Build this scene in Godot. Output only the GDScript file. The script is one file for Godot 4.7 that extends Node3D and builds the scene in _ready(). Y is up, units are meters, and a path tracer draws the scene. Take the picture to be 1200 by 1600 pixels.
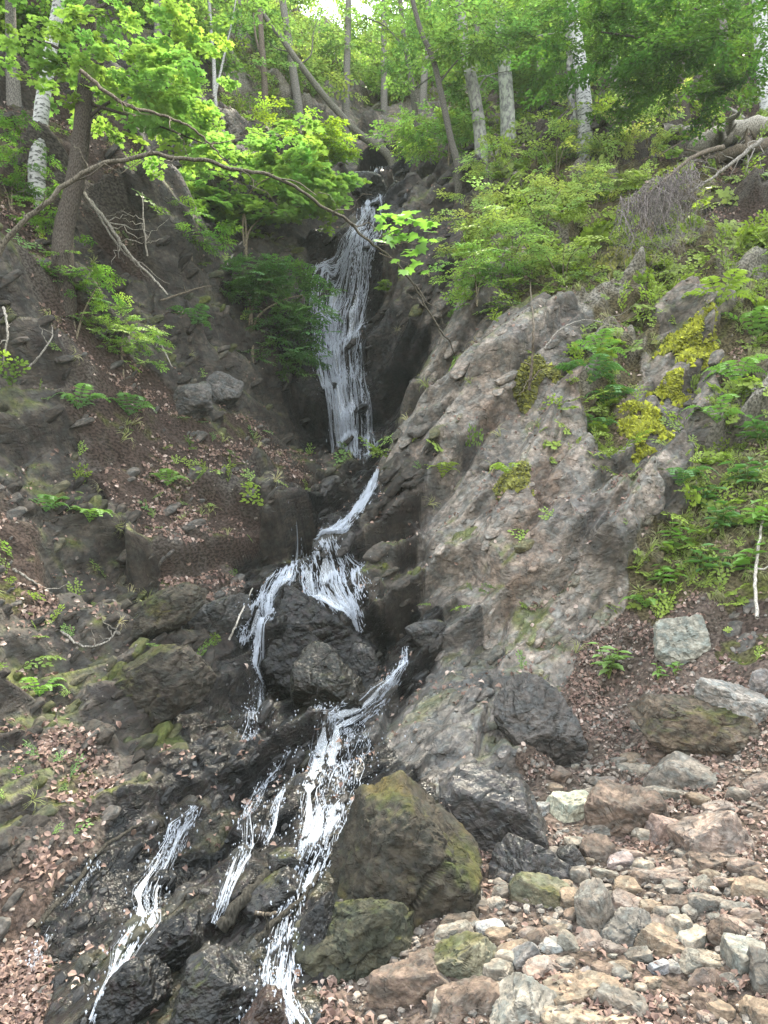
extends Node3D
# A small waterfall coming down a rocky wooded gully, with loose stones at its foot.

const PITCH := 9.0
const FOCAL := 1204.0
const SL_S := 0.819152   # the leaning reference plane of the slope: 55 degrees
const SL_C := 0.573576
const NR := 880
const NC := 600
const LODK := 2.45
const V0 := -1.6
const VA := 4.8

var cam_pos := Vector3(0, 1.6, 0)
var rng := RandomNumberGenerator.new()
var origin := Vector3(0, -0.5, -3.0)
var e_v := Vector3(0, SL_S, -SL_C)
var e_n := Vector3(0, SL_C, SL_S)
var hh := PackedFloat32Array()        # final height of the slope over its reference plane
var gpos := PackedVector3Array()
var gnor := PackedVector3Array()
var gcol := PackedColorArray()
var moss_at := []
var gcls := PackedByteArray()
var gwet := PackedFloat32Array()
var taken := {}
var noise := FastNoiseLite.new()
var noise2 := FastNoiseLite.new()
var cell := FastNoiseLite.new()
var M := {}

# ------------------------------------------------------------------ mesh buffer
class MB:
	var v := PackedVector3Array()
	var n := PackedVector3Array()
	var c := PackedColorArray()
	var ix := PackedInt32Array()
	func face(a: Vector3, b: Vector3, d: Vector3, col := Color.WHITE) -> void:   # flat triangle, given counter-clockwise
		var k := v.size()
		var nn := (b - a).cross(d - a).normalized()
		v.append(a); v.append(b); v.append(d)
		n.append(nn); n.append(nn); n.append(nn)
		c.append(col); c.append(col); c.append(col)
		ix.append(k); ix.append(k + 2); ix.append(k + 1)
	func tube(pts: PackedVector3Array, rad: PackedFloat32Array, sides: int, col := Color.WHITE, bump := 0.0, seed_ := 0) -> void:
		var m := pts.size()
		if m < 2:
			return
		var k := v.size()
		var up := Vector3(0.13, 0.9, 0.31).normalized()
		var side := Vector3.ZERO
		for i in m:
			var t := (pts[mini(i + 1, m - 1)] - pts[maxi(i - 1, 0)]).normalized()
			if side == Vector3.ZERO:
				side = t.cross(up)
				if side.length() < 0.1:
					side = t.cross(Vector3.RIGHT)
			side = (side - t * side.dot(t)).normalized()
			var oth := t.cross(side)
			for j in sides:
				var a := TAU * j / sides
				var dirv := side * cos(a) + oth * sin(a)
				var r := rad[i]
				if bump > 0.0:
					r *= 1.0 + bump * (sin(j * 2.4 + i * 0.7 + seed_) * 0.5 + sin(j * 5.1 - i * 1.3 + seed_ * 2.0) * 0.35 + sin(i * 2.9 + seed_) * 0.3)
				v.append(pts[i] + dirv * r)
				n.append(dirv)
				c.append(col)
		for i in m - 1:
			for j in sides:
				var p := k + i * sides + j
				var q := k + i * sides + (j + 1) % sides
				ix.append(p); ix.append(p + sides); ix.append(q)
				ix.append(q); ix.append(p + sides); ix.append(q + sides)
		# end cap at the far end
		var e := v.size()
		v.append(pts[m - 1]); n.append((pts[m - 1] - pts[m - 2]).normalized()); c.append(col)
		for j in sides:
			ix.append(k + (m - 1) * sides + (j + 1) % sides); ix.append(k + (m - 1) * sides + j); ix.append(e)
	func arrays() -> Array:
		var a := []
		a.resize(Mesh.ARRAY_MAX)
		a[Mesh.ARRAY_VERTEX] = v
		a[Mesh.ARRAY_NORMAL] = n
		a[Mesh.ARRAY_COLOR] = c
		a[Mesh.ARRAY_INDEX] = ix
		return a
	func mesh(m: Material) -> ArrayMesh:
		var am := ArrayMesh.new()
		am.add_surface_from_arrays(Mesh.PRIMITIVE_TRIANGLES, arrays())
		am.surface_set_material(0, m)
		return am

# ------------------------------------------------------------------ naming
func numbered(called: String) -> String:
	var k: int = taken.get(called, -1) + 1
	taken[called] = k
	return called if k == 0 else "%s_%03d" % [called, k]

func tag(o: Node3D, label: String, category: String, group := "", kind := "") -> Node3D:
	if label: o.set_meta("label", label)
	if category: o.set_meta("category", category)
	if group: o.set_meta("group", group)
	if kind: o.set_meta("kind", kind)
	return o

func base(called: String, where: Vector3, label: String, category: String, group := "") -> Node3D:
	var o := Node3D.new()
	o.name = numbered(called)
	add_child(o)
	o.position = where
	return tag(o, label, category, group)

func part(called: String, mesh: Mesh, parent: Node3D, mat: Material = null) -> MeshInstance3D:
	var o := MeshInstance3D.new()
	o.name = numbered(called) if parent == self else called
	o.mesh = mesh
	if mat: o.material_override = mat
	parent.add_child(o, true)
	if parent != self:
		var nm := String(o.name)
		var k := nm.substr(called.length())
		if k.is_valid_int():
			o.name = "%s_%03d" % [called, int(k) - 1]
	return o

func scatter_part(called: String, mesh: Mesh, xf: Array, cols: PackedColorArray, parent: Node3D) -> MultiMeshInstance3D:
	var mm := MultiMesh.new()
	mm.transform_format = MultiMesh.TRANSFORM_3D
	mm.use_colors = cols.size() > 0
	mm.mesh = mesh
	mm.instance_count = xf.size()
	for i in xf.size():
		mm.set_instance_transform(i, xf[i])
		if cols.size() > 0:
			mm.set_instance_color(i, cols[i])
	var o := MultiMeshInstance3D.new()
	o.name = numbered(called) if parent == self else called
	o.multimesh = mm
	parent.add_child(o, true)
	o.set_meta("kind", "stuff")
	return o

# ------------------------------------------------------------------ the camera's view of the place
func ray(px: float, py: float) -> Vector3:
	var p := deg_to_rad(PITCH)
	var x := (px - 600.0) / FOCAL
	var y := (800.0 - py) / FOCAL
	return Vector3(x, y * cos(p) + sin(p), -cos(p) + y * sin(p))

func at(px: float, py: float, depth: float) -> Vector3:
	return cam_pos + ray(px, py) * depth

func to_uv(p: Vector3) -> Vector3:
	var q := p - origin
	return Vector3(q.x, q.dot(e_v), q.dot(e_n))

func from_uv(u: float, v: float, h: float) -> Vector3:
	return origin + Vector3(u, 0, 0) + e_v * v + e_n * h

func vdepth(v: float) -> float:
	return maxf(1.6, 3.3 + 0.83 * v)

func row_v(s: float) -> float:
	return VA * (exp(LODK * s) - 1.0) + V0

func v_row(v: float) -> float:
	return log(maxf(0.02, (v - V0) / VA + 1.0)) / LODK

func half_w(v: float) -> float:
	return 0.66 * vdepth(v) + 0.4

func height(u: float, v: float) -> float:
	var fs := clampf(v_row(v) * (NR - 1), 0.0, NR - 1.001)
	var ft := clampf((u / half_w(v) * 0.5 + 0.5) * (NC - 1), 0.0, NC - 1.001)
	var i := int(fs)
	var j := int(ft)
	var a := fs - i
	var b := ft - j
	var k := i * NC + j
	return lerpf(lerpf(hh[k], hh[k + 1], b), lerpf(hh[k + NC], hh[k + NC + 1], b), a)

func index_at(u: float, v: float) -> int:
	var i := clampi(int(v_row(v) * (NR - 1)), 0, NR - 1)
	var j := clampi(int((u / half_w(v) * 0.5 + 0.5) * (NC - 1)), 0, NC - 1)
	return i * NC + j

func hit_depth(px: float, py: float, from := 2.2) -> float:
	var d := ray(px, py)
	var t := from
	var last := t
	while t < 70.0:
		var q := to_uv(cam_pos + d * t)
		if q.z < height(q.x, q.y):
			var lo := last
			var hi := t
			for k in 7:
				var mid := (lo + hi) * 0.5
				q = to_uv(cam_pos + d * mid)
				if q.z < height(q.x, q.y): hi = mid
				else: lo = mid
			return hi
		last = t
		t += 0.03 + t * 0.008
	return 70.0

func hit(px: float, py: float) -> Vector3:
	return at(px, py, hit_depth(px, py))

func ground_under(p: Vector3) -> Vector3:      # straight down or up onto the slope
	var q := p
	for k in 24:
		var w := to_uv(q)
		q.y -= (w.z - height(w.x, w.y)) * 0.8 / SL_C * 0.6
	return q

func normal_at(p: Vector3) -> Vector3:
	var w := to_uv(p)
	return gnor[index_at(w.x, w.y)]

func spline(ctrl: Array, per: int) -> PackedVector3Array:
	var out := PackedVector3Array()
	for i in ctrl.size() - 1:
		var a: Vector3 = ctrl[maxi(i - 1, 0)]
		var b: Vector3 = ctrl[i]
		var c: Vector3 = ctrl[i + 1]
		var d: Vector3 = ctrl[mini(i + 2, ctrl.size() - 1)]
		for k in per:
			out.append(b.cubic_interpolate(c, a, d, float(k) / per))
	out.append(ctrl[ctrl.size() - 1])
	return out

func rr(a: float, b: float) -> float:
	return rng.randf_range(a, b)
func _ready() -> void:
	rng.seed = 7
	# ---------------- camera
	var cam := Camera3D.new()
	cam.name = "camera"
	cam.fov = rad_to_deg(2.0 * atan(800.0 / FOCAL))
	cam.near = 0.05
	cam.far = 200.0
	cam.position = cam_pos
	cam.rotation_degrees = Vector3(PITCH, 0, 0)
	add_child(cam)
	cam.current = true
	# ---------------- sky, haze, exposure
	var env := Environment.new()
	var sky := Sky.new()
	var sm := ProceduralSkyMaterial.new()
	sm.sky_top_color = Color(0.82, 0.86, 0.90)
	sm.sky_horizon_color = Color(0.96, 0.96, 0.95)
	sm.sky_curve = 0.25
	sm.ground_bottom_color = Color(0.10, 0.11, 0.07)
	sm.ground_horizon_color = Color(0.22, 0.25, 0.17)
	sm.sun_angle_max = 1.0
	sm.sky_energy_multiplier = 1.3
	sm.ground_energy_multiplier = 1.3
	sky.sky_material = sm
	env.background_mode = Environment.BG_SKY
	env.sky = sky
	env.tonemap_mode = Environment.TONE_MAPPER_LINEAR
	env.tonemap_exposure = 4.2
	env.fog_enabled = true
	env.fog_light_color = Color(0.93, 0.97, 0.93)
	env.fog_density = 0.0006
	env.sdfgi_enabled = true
	env.ssao_enabled = true
	env.ssil_enabled = true
	var we := WorldEnvironment.new()
	we.name = "environment"
	we.environment = env
	add_child(we)
	# ---------------- sun: high, from beyond the top of the fall and to the right
	var sun := DirectionalLight3D.new()
	sun.name = "sun"
	sun.light_energy = 1.15
	sun.light_color = Color(1.0, 0.96, 0.88)
	sun.light_angular_distance = 2.0
	sun.shadow_enabled = true
	add_child(sun)
	sun.look_at_from_position(Vector3(2.5, 10.0, -4.5), Vector3.ZERO, Vector3.FORWARD)

	noise.seed = 11
	noise.noise_type = FastNoiseLite.TYPE_SIMPLEX
	noise.frequency = 1.0
	noise.fractal_octaves = 3
	noise2.seed = 29
	noise2.noise_type = FastNoiseLite.TYPE_SIMPLEX
	noise2.frequency = 1.0
	noise2.fractal_octaves = 2
	cell.seed = 41
	cell.noise_type = FastNoiseLite.TYPE_CELLULAR
	cell.frequency = 1.0
	cell.cellular_return_type = FastNoiseLite.RETURN_CELL_VALUE
	make_materials()
	build_slope()
	build_water()
	build_boulders()
	build_stones()
	build_litter()
	build_trees()
	build_shrubs()
	build_plants()
	build_deadwood()
# ------------------------------------------------------------------ materials
func noise_image(seed_: int, freq: float, octaves: int, size: int, type := FastNoiseLite.TYPE_SIMPLEX, fractal := FastNoiseLite.FRACTAL_FBM) -> Image:
	var f := FastNoiseLite.new()
	f.seed = seed_
	f.noise_type = type
	f.frequency = freq
	f.fractal_type = fractal
	f.fractal_octaves = octaves
	f.fractal_gain = 0.58
	return f.get_seamless_image(size, size)

func ramp_texture(im: Image, stops: Array) -> ImageTexture:
	var w := im.get_width()
	var out := Image.create(w, w, false, Image.FORMAT_RGB8)
	var lut := []
	for i in 256:
		var x := i / 255.0
		var c: Color = stops[stops.size() - 1][1]
		for k in stops.size() - 1:
			if x <= stops[k + 1][0]:
				var t := clampf((x - stops[k][0]) / (stops[k + 1][0] - stops[k][0]), 0.0, 1.0)
				c = stops[k][1].lerp(stops[k + 1][1], t)
				break
		lut.append(c)
	im.convert(Image.FORMAT_L8)
	var d := im.get_data()
	var b := PackedByteArray()
	b.resize(w * w * 3)
	for i in w * w:
		var c: Color = lut[d[i]]
		b[i * 3] = int(c.r * 255)
		b[i * 3 + 1] = int(c.g * 255)
		b[i * 3 + 2] = int(c.b * 255)
	return ImageTexture.create_from_image(Image.create_from_data(w, w, false, Image.FORMAT_RGB8, b))

func g(x: float) -> Color:
	return Color(x, x, x)

func std(rough: float, spec := 0.5) -> StandardMaterial3D:
	var m := StandardMaterial3D.new()
	m.roughness = rough
	m.metallic_specular = spec
	m.vertex_color_use_as_albedo = true
	return m

func triplanar(m: StandardMaterial3D, scale: float, albedo: Texture2D, height_: Texture2D, relief: float, world := true) -> StandardMaterial3D:
	m.uv1_triplanar = true
	m.uv1_world_triplanar = world
	m.uv1_scale = Vector3(scale, scale * 1.25, scale)
	m.uv1_triplanar_sharpness = 9.0
	m.albedo_texture = albedo
	m.heightmap_enabled = true
	m.heightmap_texture = height_
	m.heightmap_scale = relief
	return m

func rock_relief(w: int) -> Image:      # slanting layers broken into chips, with fine grain
	var grain := FastNoiseLite.new()
	grain.seed = 5
	grain.frequency = 0.03
	grain.fractal_octaves = 4
	grain.fractal_gain = 0.65
	var gi := grain.get_seamless_image(w, w)
	gi.convert(Image.FORMAT_L8)
	var gd := gi.get_data()
	var b := PackedByteArray()
	b.resize(w * w)
	chip_tone.resize(w * w)
	for i in w:
		for j in w:
			var x := float(j) / w
			var y := float(i) / w
			var q := (gd[i * w + j] / 255.0 - 0.5)
			var h := facet((x - y) * 4.0 + q * 0.25, (x + y) * 8.0 + q * 0.5, 3, 7) * 0.34
			h += facet((x - y) * 16.0 + q * 0.8, (x + y) * 32.0 + q, 15, 31) * 0.13
			h += q * 0.3
			b[i * w + j] = clampi(int((0.5 + h * 0.8) * 255.0), 0, 255)
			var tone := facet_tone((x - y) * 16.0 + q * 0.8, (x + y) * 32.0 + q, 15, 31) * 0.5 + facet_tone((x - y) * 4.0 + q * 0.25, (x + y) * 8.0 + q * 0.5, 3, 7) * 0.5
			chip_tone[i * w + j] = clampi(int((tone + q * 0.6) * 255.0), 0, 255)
	return Image.create_from_data(w, w, false, Image.FORMAT_L8, b)

func chip_image(w: int) -> Image:
	var blot := noise_image(8, 0.012, 6, w)
	blot.convert(Image.FORMAT_L8)
	var bd := blot.get_data()
	var b := PackedByteArray()
	b.resize(w * w * 3)
	for i in w * w:
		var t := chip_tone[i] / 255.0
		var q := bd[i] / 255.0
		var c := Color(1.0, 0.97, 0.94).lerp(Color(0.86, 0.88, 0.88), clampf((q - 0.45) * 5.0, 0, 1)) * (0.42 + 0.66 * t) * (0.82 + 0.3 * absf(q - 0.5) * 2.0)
		b[i * 3] = clampi(int(c.r * 255), 0, 255)
		b[i * 3 + 1] = clampi(int(c.g * 255), 0, 255)
		b[i * 3 + 2] = clampi(int(c.b * 255), 0, 255)
	return Image.create_from_data(w, w, false, Image.FORMAT_RGB8, b)

func make_materials() -> void:
	fill_cells()
	var fine := noise_image(3, 0.02, 6, 1024)
	var mott := ramp_texture(fine, [[0.0, g(0.42)], [0.35, g(0.66)], [0.52, Color(0.86, 0.84, 0.82)], [0.7, g(0.96)], [1.0, g(1.0)]])
	var relief := ImageTexture.create_from_image(rock_relief(512))
	var gf := FastNoiseLite.new()
	gf.seed = 9
	gf.frequency = 0.012
	gf.fractal_octaves = 7
	gf.fractal_gain = 0.72
	var grit := ImageTexture.create_from_image(gf.get_seamless_image(1024, 1024))
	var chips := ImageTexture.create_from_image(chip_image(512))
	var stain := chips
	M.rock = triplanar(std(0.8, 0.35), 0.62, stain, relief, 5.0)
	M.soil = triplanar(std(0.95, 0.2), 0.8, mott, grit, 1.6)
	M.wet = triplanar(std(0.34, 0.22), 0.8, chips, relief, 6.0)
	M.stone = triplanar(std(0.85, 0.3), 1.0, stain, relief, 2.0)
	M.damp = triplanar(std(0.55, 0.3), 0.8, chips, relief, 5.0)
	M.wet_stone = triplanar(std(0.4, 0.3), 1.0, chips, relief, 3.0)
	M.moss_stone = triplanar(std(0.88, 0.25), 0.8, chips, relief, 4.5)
	M.bark = triplanar(std(0.9, 0.2), 1.6, mott, relief, 1.5)
	M.bark.uv1_scale = Vector3(2.4, 0.8, 2.4)
	M.birch = triplanar(std(0.75, 0.3), 1.0, ramp_texture(noise_image(21, 0.012, 5, 512), [[0.0, g(0.3)], [0.25, g(0.45)], [0.36, g(0.82)], [0.7, g(0.95)], [1.0, g(0.8)]]), grit, 0.5)
	M.birch.uv1_scale = Vector3(1.1, 2.4, 1.1)
	M.beech = triplanar(std(0.8, 0.3), 0.9, ramp_texture(noise_image(23, 0.016, 6, 512), [[0.0, g(0.55)], [0.35, g(0.72)], [0.5, g(0.86)], [0.6, Color(0.92, 0.96, 0.88)], [1.0, g(1.0)]]), grit, 0.6)
	M.beech.uv1_scale = Vector3(1.0, 0.5, 1.0)
	M.twig = std(0.9, 0.2)
	M.water = std(0.3, 0.5)
	M.water.albedo_color = Color(0.74, 0.76, 0.79, 0.5)
	M.water.transparency = BaseMaterial3D.TRANSPARENCY_ALPHA
	M.water.backlight_enabled = true
	M.water.backlight = Color(0.6, 0.62, 0.64)
	M.veil = StandardMaterial3D.new()
	M.veil.albedo_color = Color(0.93, 0.95, 0.97, 0.2)
	M.veil.transparency = BaseMaterial3D.TRANSPARENCY_ALPHA
	M.veil.roughness = 0.5
	M.leaf_moss = std(0.9, 0.2)
	M.leaf = std(0.5, 0.4)
	M.leaf.backlight_enabled = true
	M.leaf.backlight = Color(0.95, 1.0, 0.75)
	M.litter = std(0.8, 0.3)
	M.litter.backlight_enabled = true
	M.litter.backlight = Color(0.2, 0.16, 0.12)

# ------------------------------------------------------------------ the slope
# place in the photograph, distance along the line of sight, kind of ground:
# W wet stream rock, R dry rock, L leaf litter over rock, S bare earth of the path, G planted earth, D dark mossy rock
var spots := [
	[0, 1600, 4.2, "L"], [200, 1600, 4.0, "W"], [430, 1600, 3.9, "W"], [600, 1600, 3.7, "S"], [900, 1600, 3.5, "S"], [1200, 1600, 3.5, "S"],
	[0, 1450, 4.9, "L"], [120, 1450, 4.8, "W"], [280, 1450, 4.8, "W"], [450, 1450, 4.6, "W"], [600, 1450, 4.5, "S"], [800, 1450, 4.35, "S"], [1000, 1450, 4.3, "S"], [1200, 1450, 4.2, "S"],
	[0, 1300, 5.5, "D"], [90, 1290, 5.6, "L"], [230, 1300, 5.7, "W"], [400, 1320, 5.6, "W"], [520, 1300, 5.6, "W"], [650, 1300, 5.4, "W"], [800, 1330, 5.3, "S"], [950, 1300, 5.5, "S"], [1150, 1300, 5.3, "S"],
	[0, 1200, 6.0, "D"], [140, 1220, 6.2, "L"], [220, 1170, 6.6, "D"], [300, 1200, 6.6, "W"], [480, 1190, 6.7, "W"], [560, 1200, 6.6, "W"], [700, 1200, 6.4, "B"], [600, 1110, 7.7, "B"], [760, 1180, 6.6, "B"], [880, 1140, 7.3, "B"], [850, 1200, 6.6, "S"], [1000, 1180, 6.8, "S"], [1180, 1180, 6.3, "S"],
	[0, 1100, 6.8, "D"], [200, 1100, 7.2, "D"], [300, 1100, 7.5, "W"], [400, 1120, 7.8, "W"], [540, 1100, 8.0, "W"], [680, 1100, 6.9, "B"], [800, 1100, 7.15, "B"], [920, 1100, 7.6, "S"], [1050, 1100, 7.2, "S"], [1180, 1100, 6.8, "S"],
	[0, 1000, 7.6, "D"], [150, 1000, 8.2, "D"], [300, 1000, 8.8, "D"], [420, 1030, 8.9, "W"], [560, 1010, 9.2, "W"], [640, 1010, 8.7, "W"], [740, 1000, 8.2, "B"], [850, 1025, 8.2, "R"], [950, 1035, 8.1, "S"], [1080, 1000, 7.8, "S"], [1180, 980, 7.6, "L"],
	[0, 900, 8.3, "L"], [150, 900, 9.2, "D"], [300, 900, 10.0, "L"], [420, 900, 10.3, "W"], [520, 900, 10.4, "W"], [610, 900, 9.9, "D"], [700, 900, 9.4, "R"], [800, 930, 8.8, "R"], [920, 900, 8.8, "R"], [1030, 890, 8.7, "G"], [1150, 880, 8.4, "G"],
	[0, 800, 8.8, "L"], [150, 800, 9.8, "D"], [300, 800, 11.0, "L"], [430, 800, 11.9, "D"], [370, 790, 11.5, "L"], [550, 800, 12.4, "W"], [630, 800, 11.3, "D"], [720, 800, 10.4, "R"], [800, 800, 10.0, "R"], [900, 780, 9.6, "R"], [1000, 790, 9.5, "R"], [1150, 780, 9.0, "G"],
	[0, 700, 9.2, "D"], [150, 700, 10.4, "L"], [300, 700, 12.0, "L"], [430, 700, 13.8, "L"], [520, 722, 15.0, "D"], [580, 718, 15.0, "W"], [640, 700, 12.0, "R"], [740, 680, 11.3, "R"], [850, 680, 10.7, "R"], [950, 660, 10.6, "G"], [1150, 680, 9.8, "G"],
	[0, 600, 9.6, "D"], [150, 580, 11.0, "L"], [300, 580, 13.0, "D"], [420, 600, 15.4, "D"], [470, 600, 16.1, "W"], [560, 600, 16.3, "W"], [635, 600, 15.8, "W"], [690, 610, 13.2, "R"], [750, 590, 12.0, "R"], [850, 580, 11.6, "R"], [960, 570, 11.5, "G"], [1150, 560, 11.0, "G"], [1082, 535, 11.1, "R"], [1045, 608, 10.9, "R"], [1010, 660, 10.5, "R"], [1065, 640, 10.5, "R"],
	[0, 450, 10.2, "D"], [150, 430, 12.0, "D"], [300, 430, 14.0, "D"], [430, 440, 16.4, "D"], [500, 450, 17.0, "W"], [570, 450, 17.2, "W"], [650, 450, 16.2, "D"], [740, 480, 13.6, "R"], [690, 520, 14.6, "R"], [780, 440, 13.6, "R"], [850, 430, 13.2, "G"], [1000, 420, 13.0, "G"], [1180, 420, 12.6, "G"],
	[0, 330, 11.2, "L"], [150, 330, 13.2, "L"], [300, 330, 15.2, "D"], [440, 330, 17.2, "D"], [540, 330, 18.4, "D"], [590, 330, 18.4, "W"], [680, 330, 17.0, "D"], [780, 330, 15.8, "G"], [900, 320, 15.2, "G"], [1050, 300, 15.2, "G"], [1180, 300, 14.6, "L"],
	[582, 278, 19.6, "W"], [490, 262, 20.0, "D"], [670, 258, 18.6, "D"], [530, 290, 18.9, "D"], [625, 290, 18.4, "D"],
	[0, 200, 12.5, "L"], [150, 200, 14.5, "L"], [300, 200, 17.0, "D"], [450, 220, 21.0, "G"], [575, 235, 24.0, "R"], [700, 230, 20.5, "L"], [800, 210, 19.5, "L"], [950, 200, 19.0, "L"], [1100, 200, 18.0, "L"], [1190, 190, 17.0, "L"],
	[0, 50, 14.5, "L"], [200, 50, 18.0, "D"], [400, 80, 24.0, "G"], [560, 112, 34.0, "G"], [540, 84, 38.0, "G"], [700, 100, 30.0, "G"], [850, 80, 28.0, "L"], [1000, 60, 26.0, "L"], [1180, 60, 23.0, "L"],
	[0, -150, 18.0, "L"], [300, -150, 27.0, "G"], [540, 46, 44.0, "G"], [640, 40, 44.0, "G"], [900, -120, 37.0, "G"], [1200, -150, 30.0, "G"],
	[-250, 1500, 4.3, "L"], [-250, 1000, 6.4, "L"], [-250, 600, 8.2, "L"], [-250, 200, 11.0, "L"], [1450, 1500, 3.8, "S"], [1450, 1000, 6.6, "L"], [1450, 600, 10.0, "G"], [1450, 200, 15.5, "L"],
]
const KINDS := "WRLSGDB"
const BR := 150
const BC := 100
var cells := PackedFloat32Array()

func fill_cells() -> void:
	var r := RandomNumberGenerator.new()
	r.seed = 4411
	for i in 64 * 64:
		for k in 5:
			cells.append(r.randf())

var last_edge := 1.0

func facet(x: float, y: float, mx := 63, my := 63, soft := 0.065) -> float:          # blocks with tilted tops, steep steps and cracks between them
	var ix := floori(x)
	var iy := floori(y)
	var best := 9.0
	var second := 9.0
	var bx := 0.0
	var by := 0.0
	var bk := 0
	var cx := 0.0
	var cy := 0.0
	var ck := 0
	for dj in [-1, 0, 1]:
		for di in [-1, 0, 1]:
			var k: int = ((((iy + dj) & my) << 6) | ((ix + di) & mx)) * 5
			var dx: float = x - (ix + di) - cells[k]
			var dy: float = y - (iy + dj) - cells[k + 1]
			var d := dx * dx + dy * dy
			if d < best:
				second = best
				cx = bx
				cy = by
				ck = bk
				best = d
				bx = dx
				by = dy
				bk = k
			elif d < second:
				second = d
				cx = dx
				cy = dy
				ck = k
	var edge := sqrt(second) - sqrt(best)
	last_edge = edge
	var h1 := (cells[bk + 4] - 0.5) + (cells[bk + 2] - 0.5) * 1.5 * bx + (cells[bk + 3] - 0.6) * 1.7 * by
	if edge < soft:
		var h2 := (cells[ck + 4] - 0.5) + (cells[ck + 2] - 0.5) * 1.5 * cx + (cells[ck + 3] - 0.6) * 1.7 * cy
		var f := edge / soft
		h1 = lerpf((h1 + h2) * 0.5, h1, f) - 0.16 * (1.0 - f) * (1.0 - f)
	return h1

var chip_tone := PackedByteArray()

func facet_tone(x: float, y: float, mx: int, my: int) -> float:   # one tone per chip, darker along the joints
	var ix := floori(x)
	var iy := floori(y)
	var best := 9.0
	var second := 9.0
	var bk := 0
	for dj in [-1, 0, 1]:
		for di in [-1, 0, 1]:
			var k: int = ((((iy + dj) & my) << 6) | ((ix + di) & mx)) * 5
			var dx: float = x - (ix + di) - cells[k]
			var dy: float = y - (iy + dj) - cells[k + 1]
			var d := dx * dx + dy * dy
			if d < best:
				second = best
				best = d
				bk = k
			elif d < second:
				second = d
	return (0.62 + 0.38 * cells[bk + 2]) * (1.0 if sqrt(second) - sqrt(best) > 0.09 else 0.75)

func solve_spline(P: PackedVector2Array, y: PackedFloat64Array) -> PackedFloat64Array:
	var n := P.size()
	var m := n + 3
	var A := []
	for i in m:
		var row := PackedFloat64Array()
		row.resize(m + 1)
		if i < n:
			for j in n:
				var r2 := P[i].distance_squared_to(P[j])
				row[j] = 0.5 * r2 * log(r2) if r2 > 1e-12 else 0.0015
			row[n] = 1.0
			row[n + 1] = P[i].x
			row[n + 2] = P[i].y
			row[m] = y[i]
		else:
			for j in n:
				row[j] = 1.0 if i == n else (P[j].x if i == n + 1 else P[j].y)
		A.append(row)
	for k in m:
		var piv := k
		for i in range(k + 1, m):
			if absf(A[i][k]) > absf(A[piv][k]): piv = i
		if piv != k:
			var t = A[k]
			A[k] = A[piv]
			A[piv] = t
		var rk: PackedFloat64Array = A[k]
		for i in range(k + 1, m):
			var ri: PackedFloat64Array = A[i]
			var f := ri[k] / rk[k]
			if f != 0.0:
				for j in range(k, m + 1):
					ri[j] -= f * rk[j]
				A[i] = ri
	var x := PackedFloat64Array()
	x.resize(m)
	for k in range(m - 1, -1, -1):
		var rk: PackedFloat64Array = A[k]
		var s := rk[m]
		for j in range(k + 1, m):
			s -= rk[j] * x[j]
		x[k] = s / rk[k]
	return x

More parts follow.
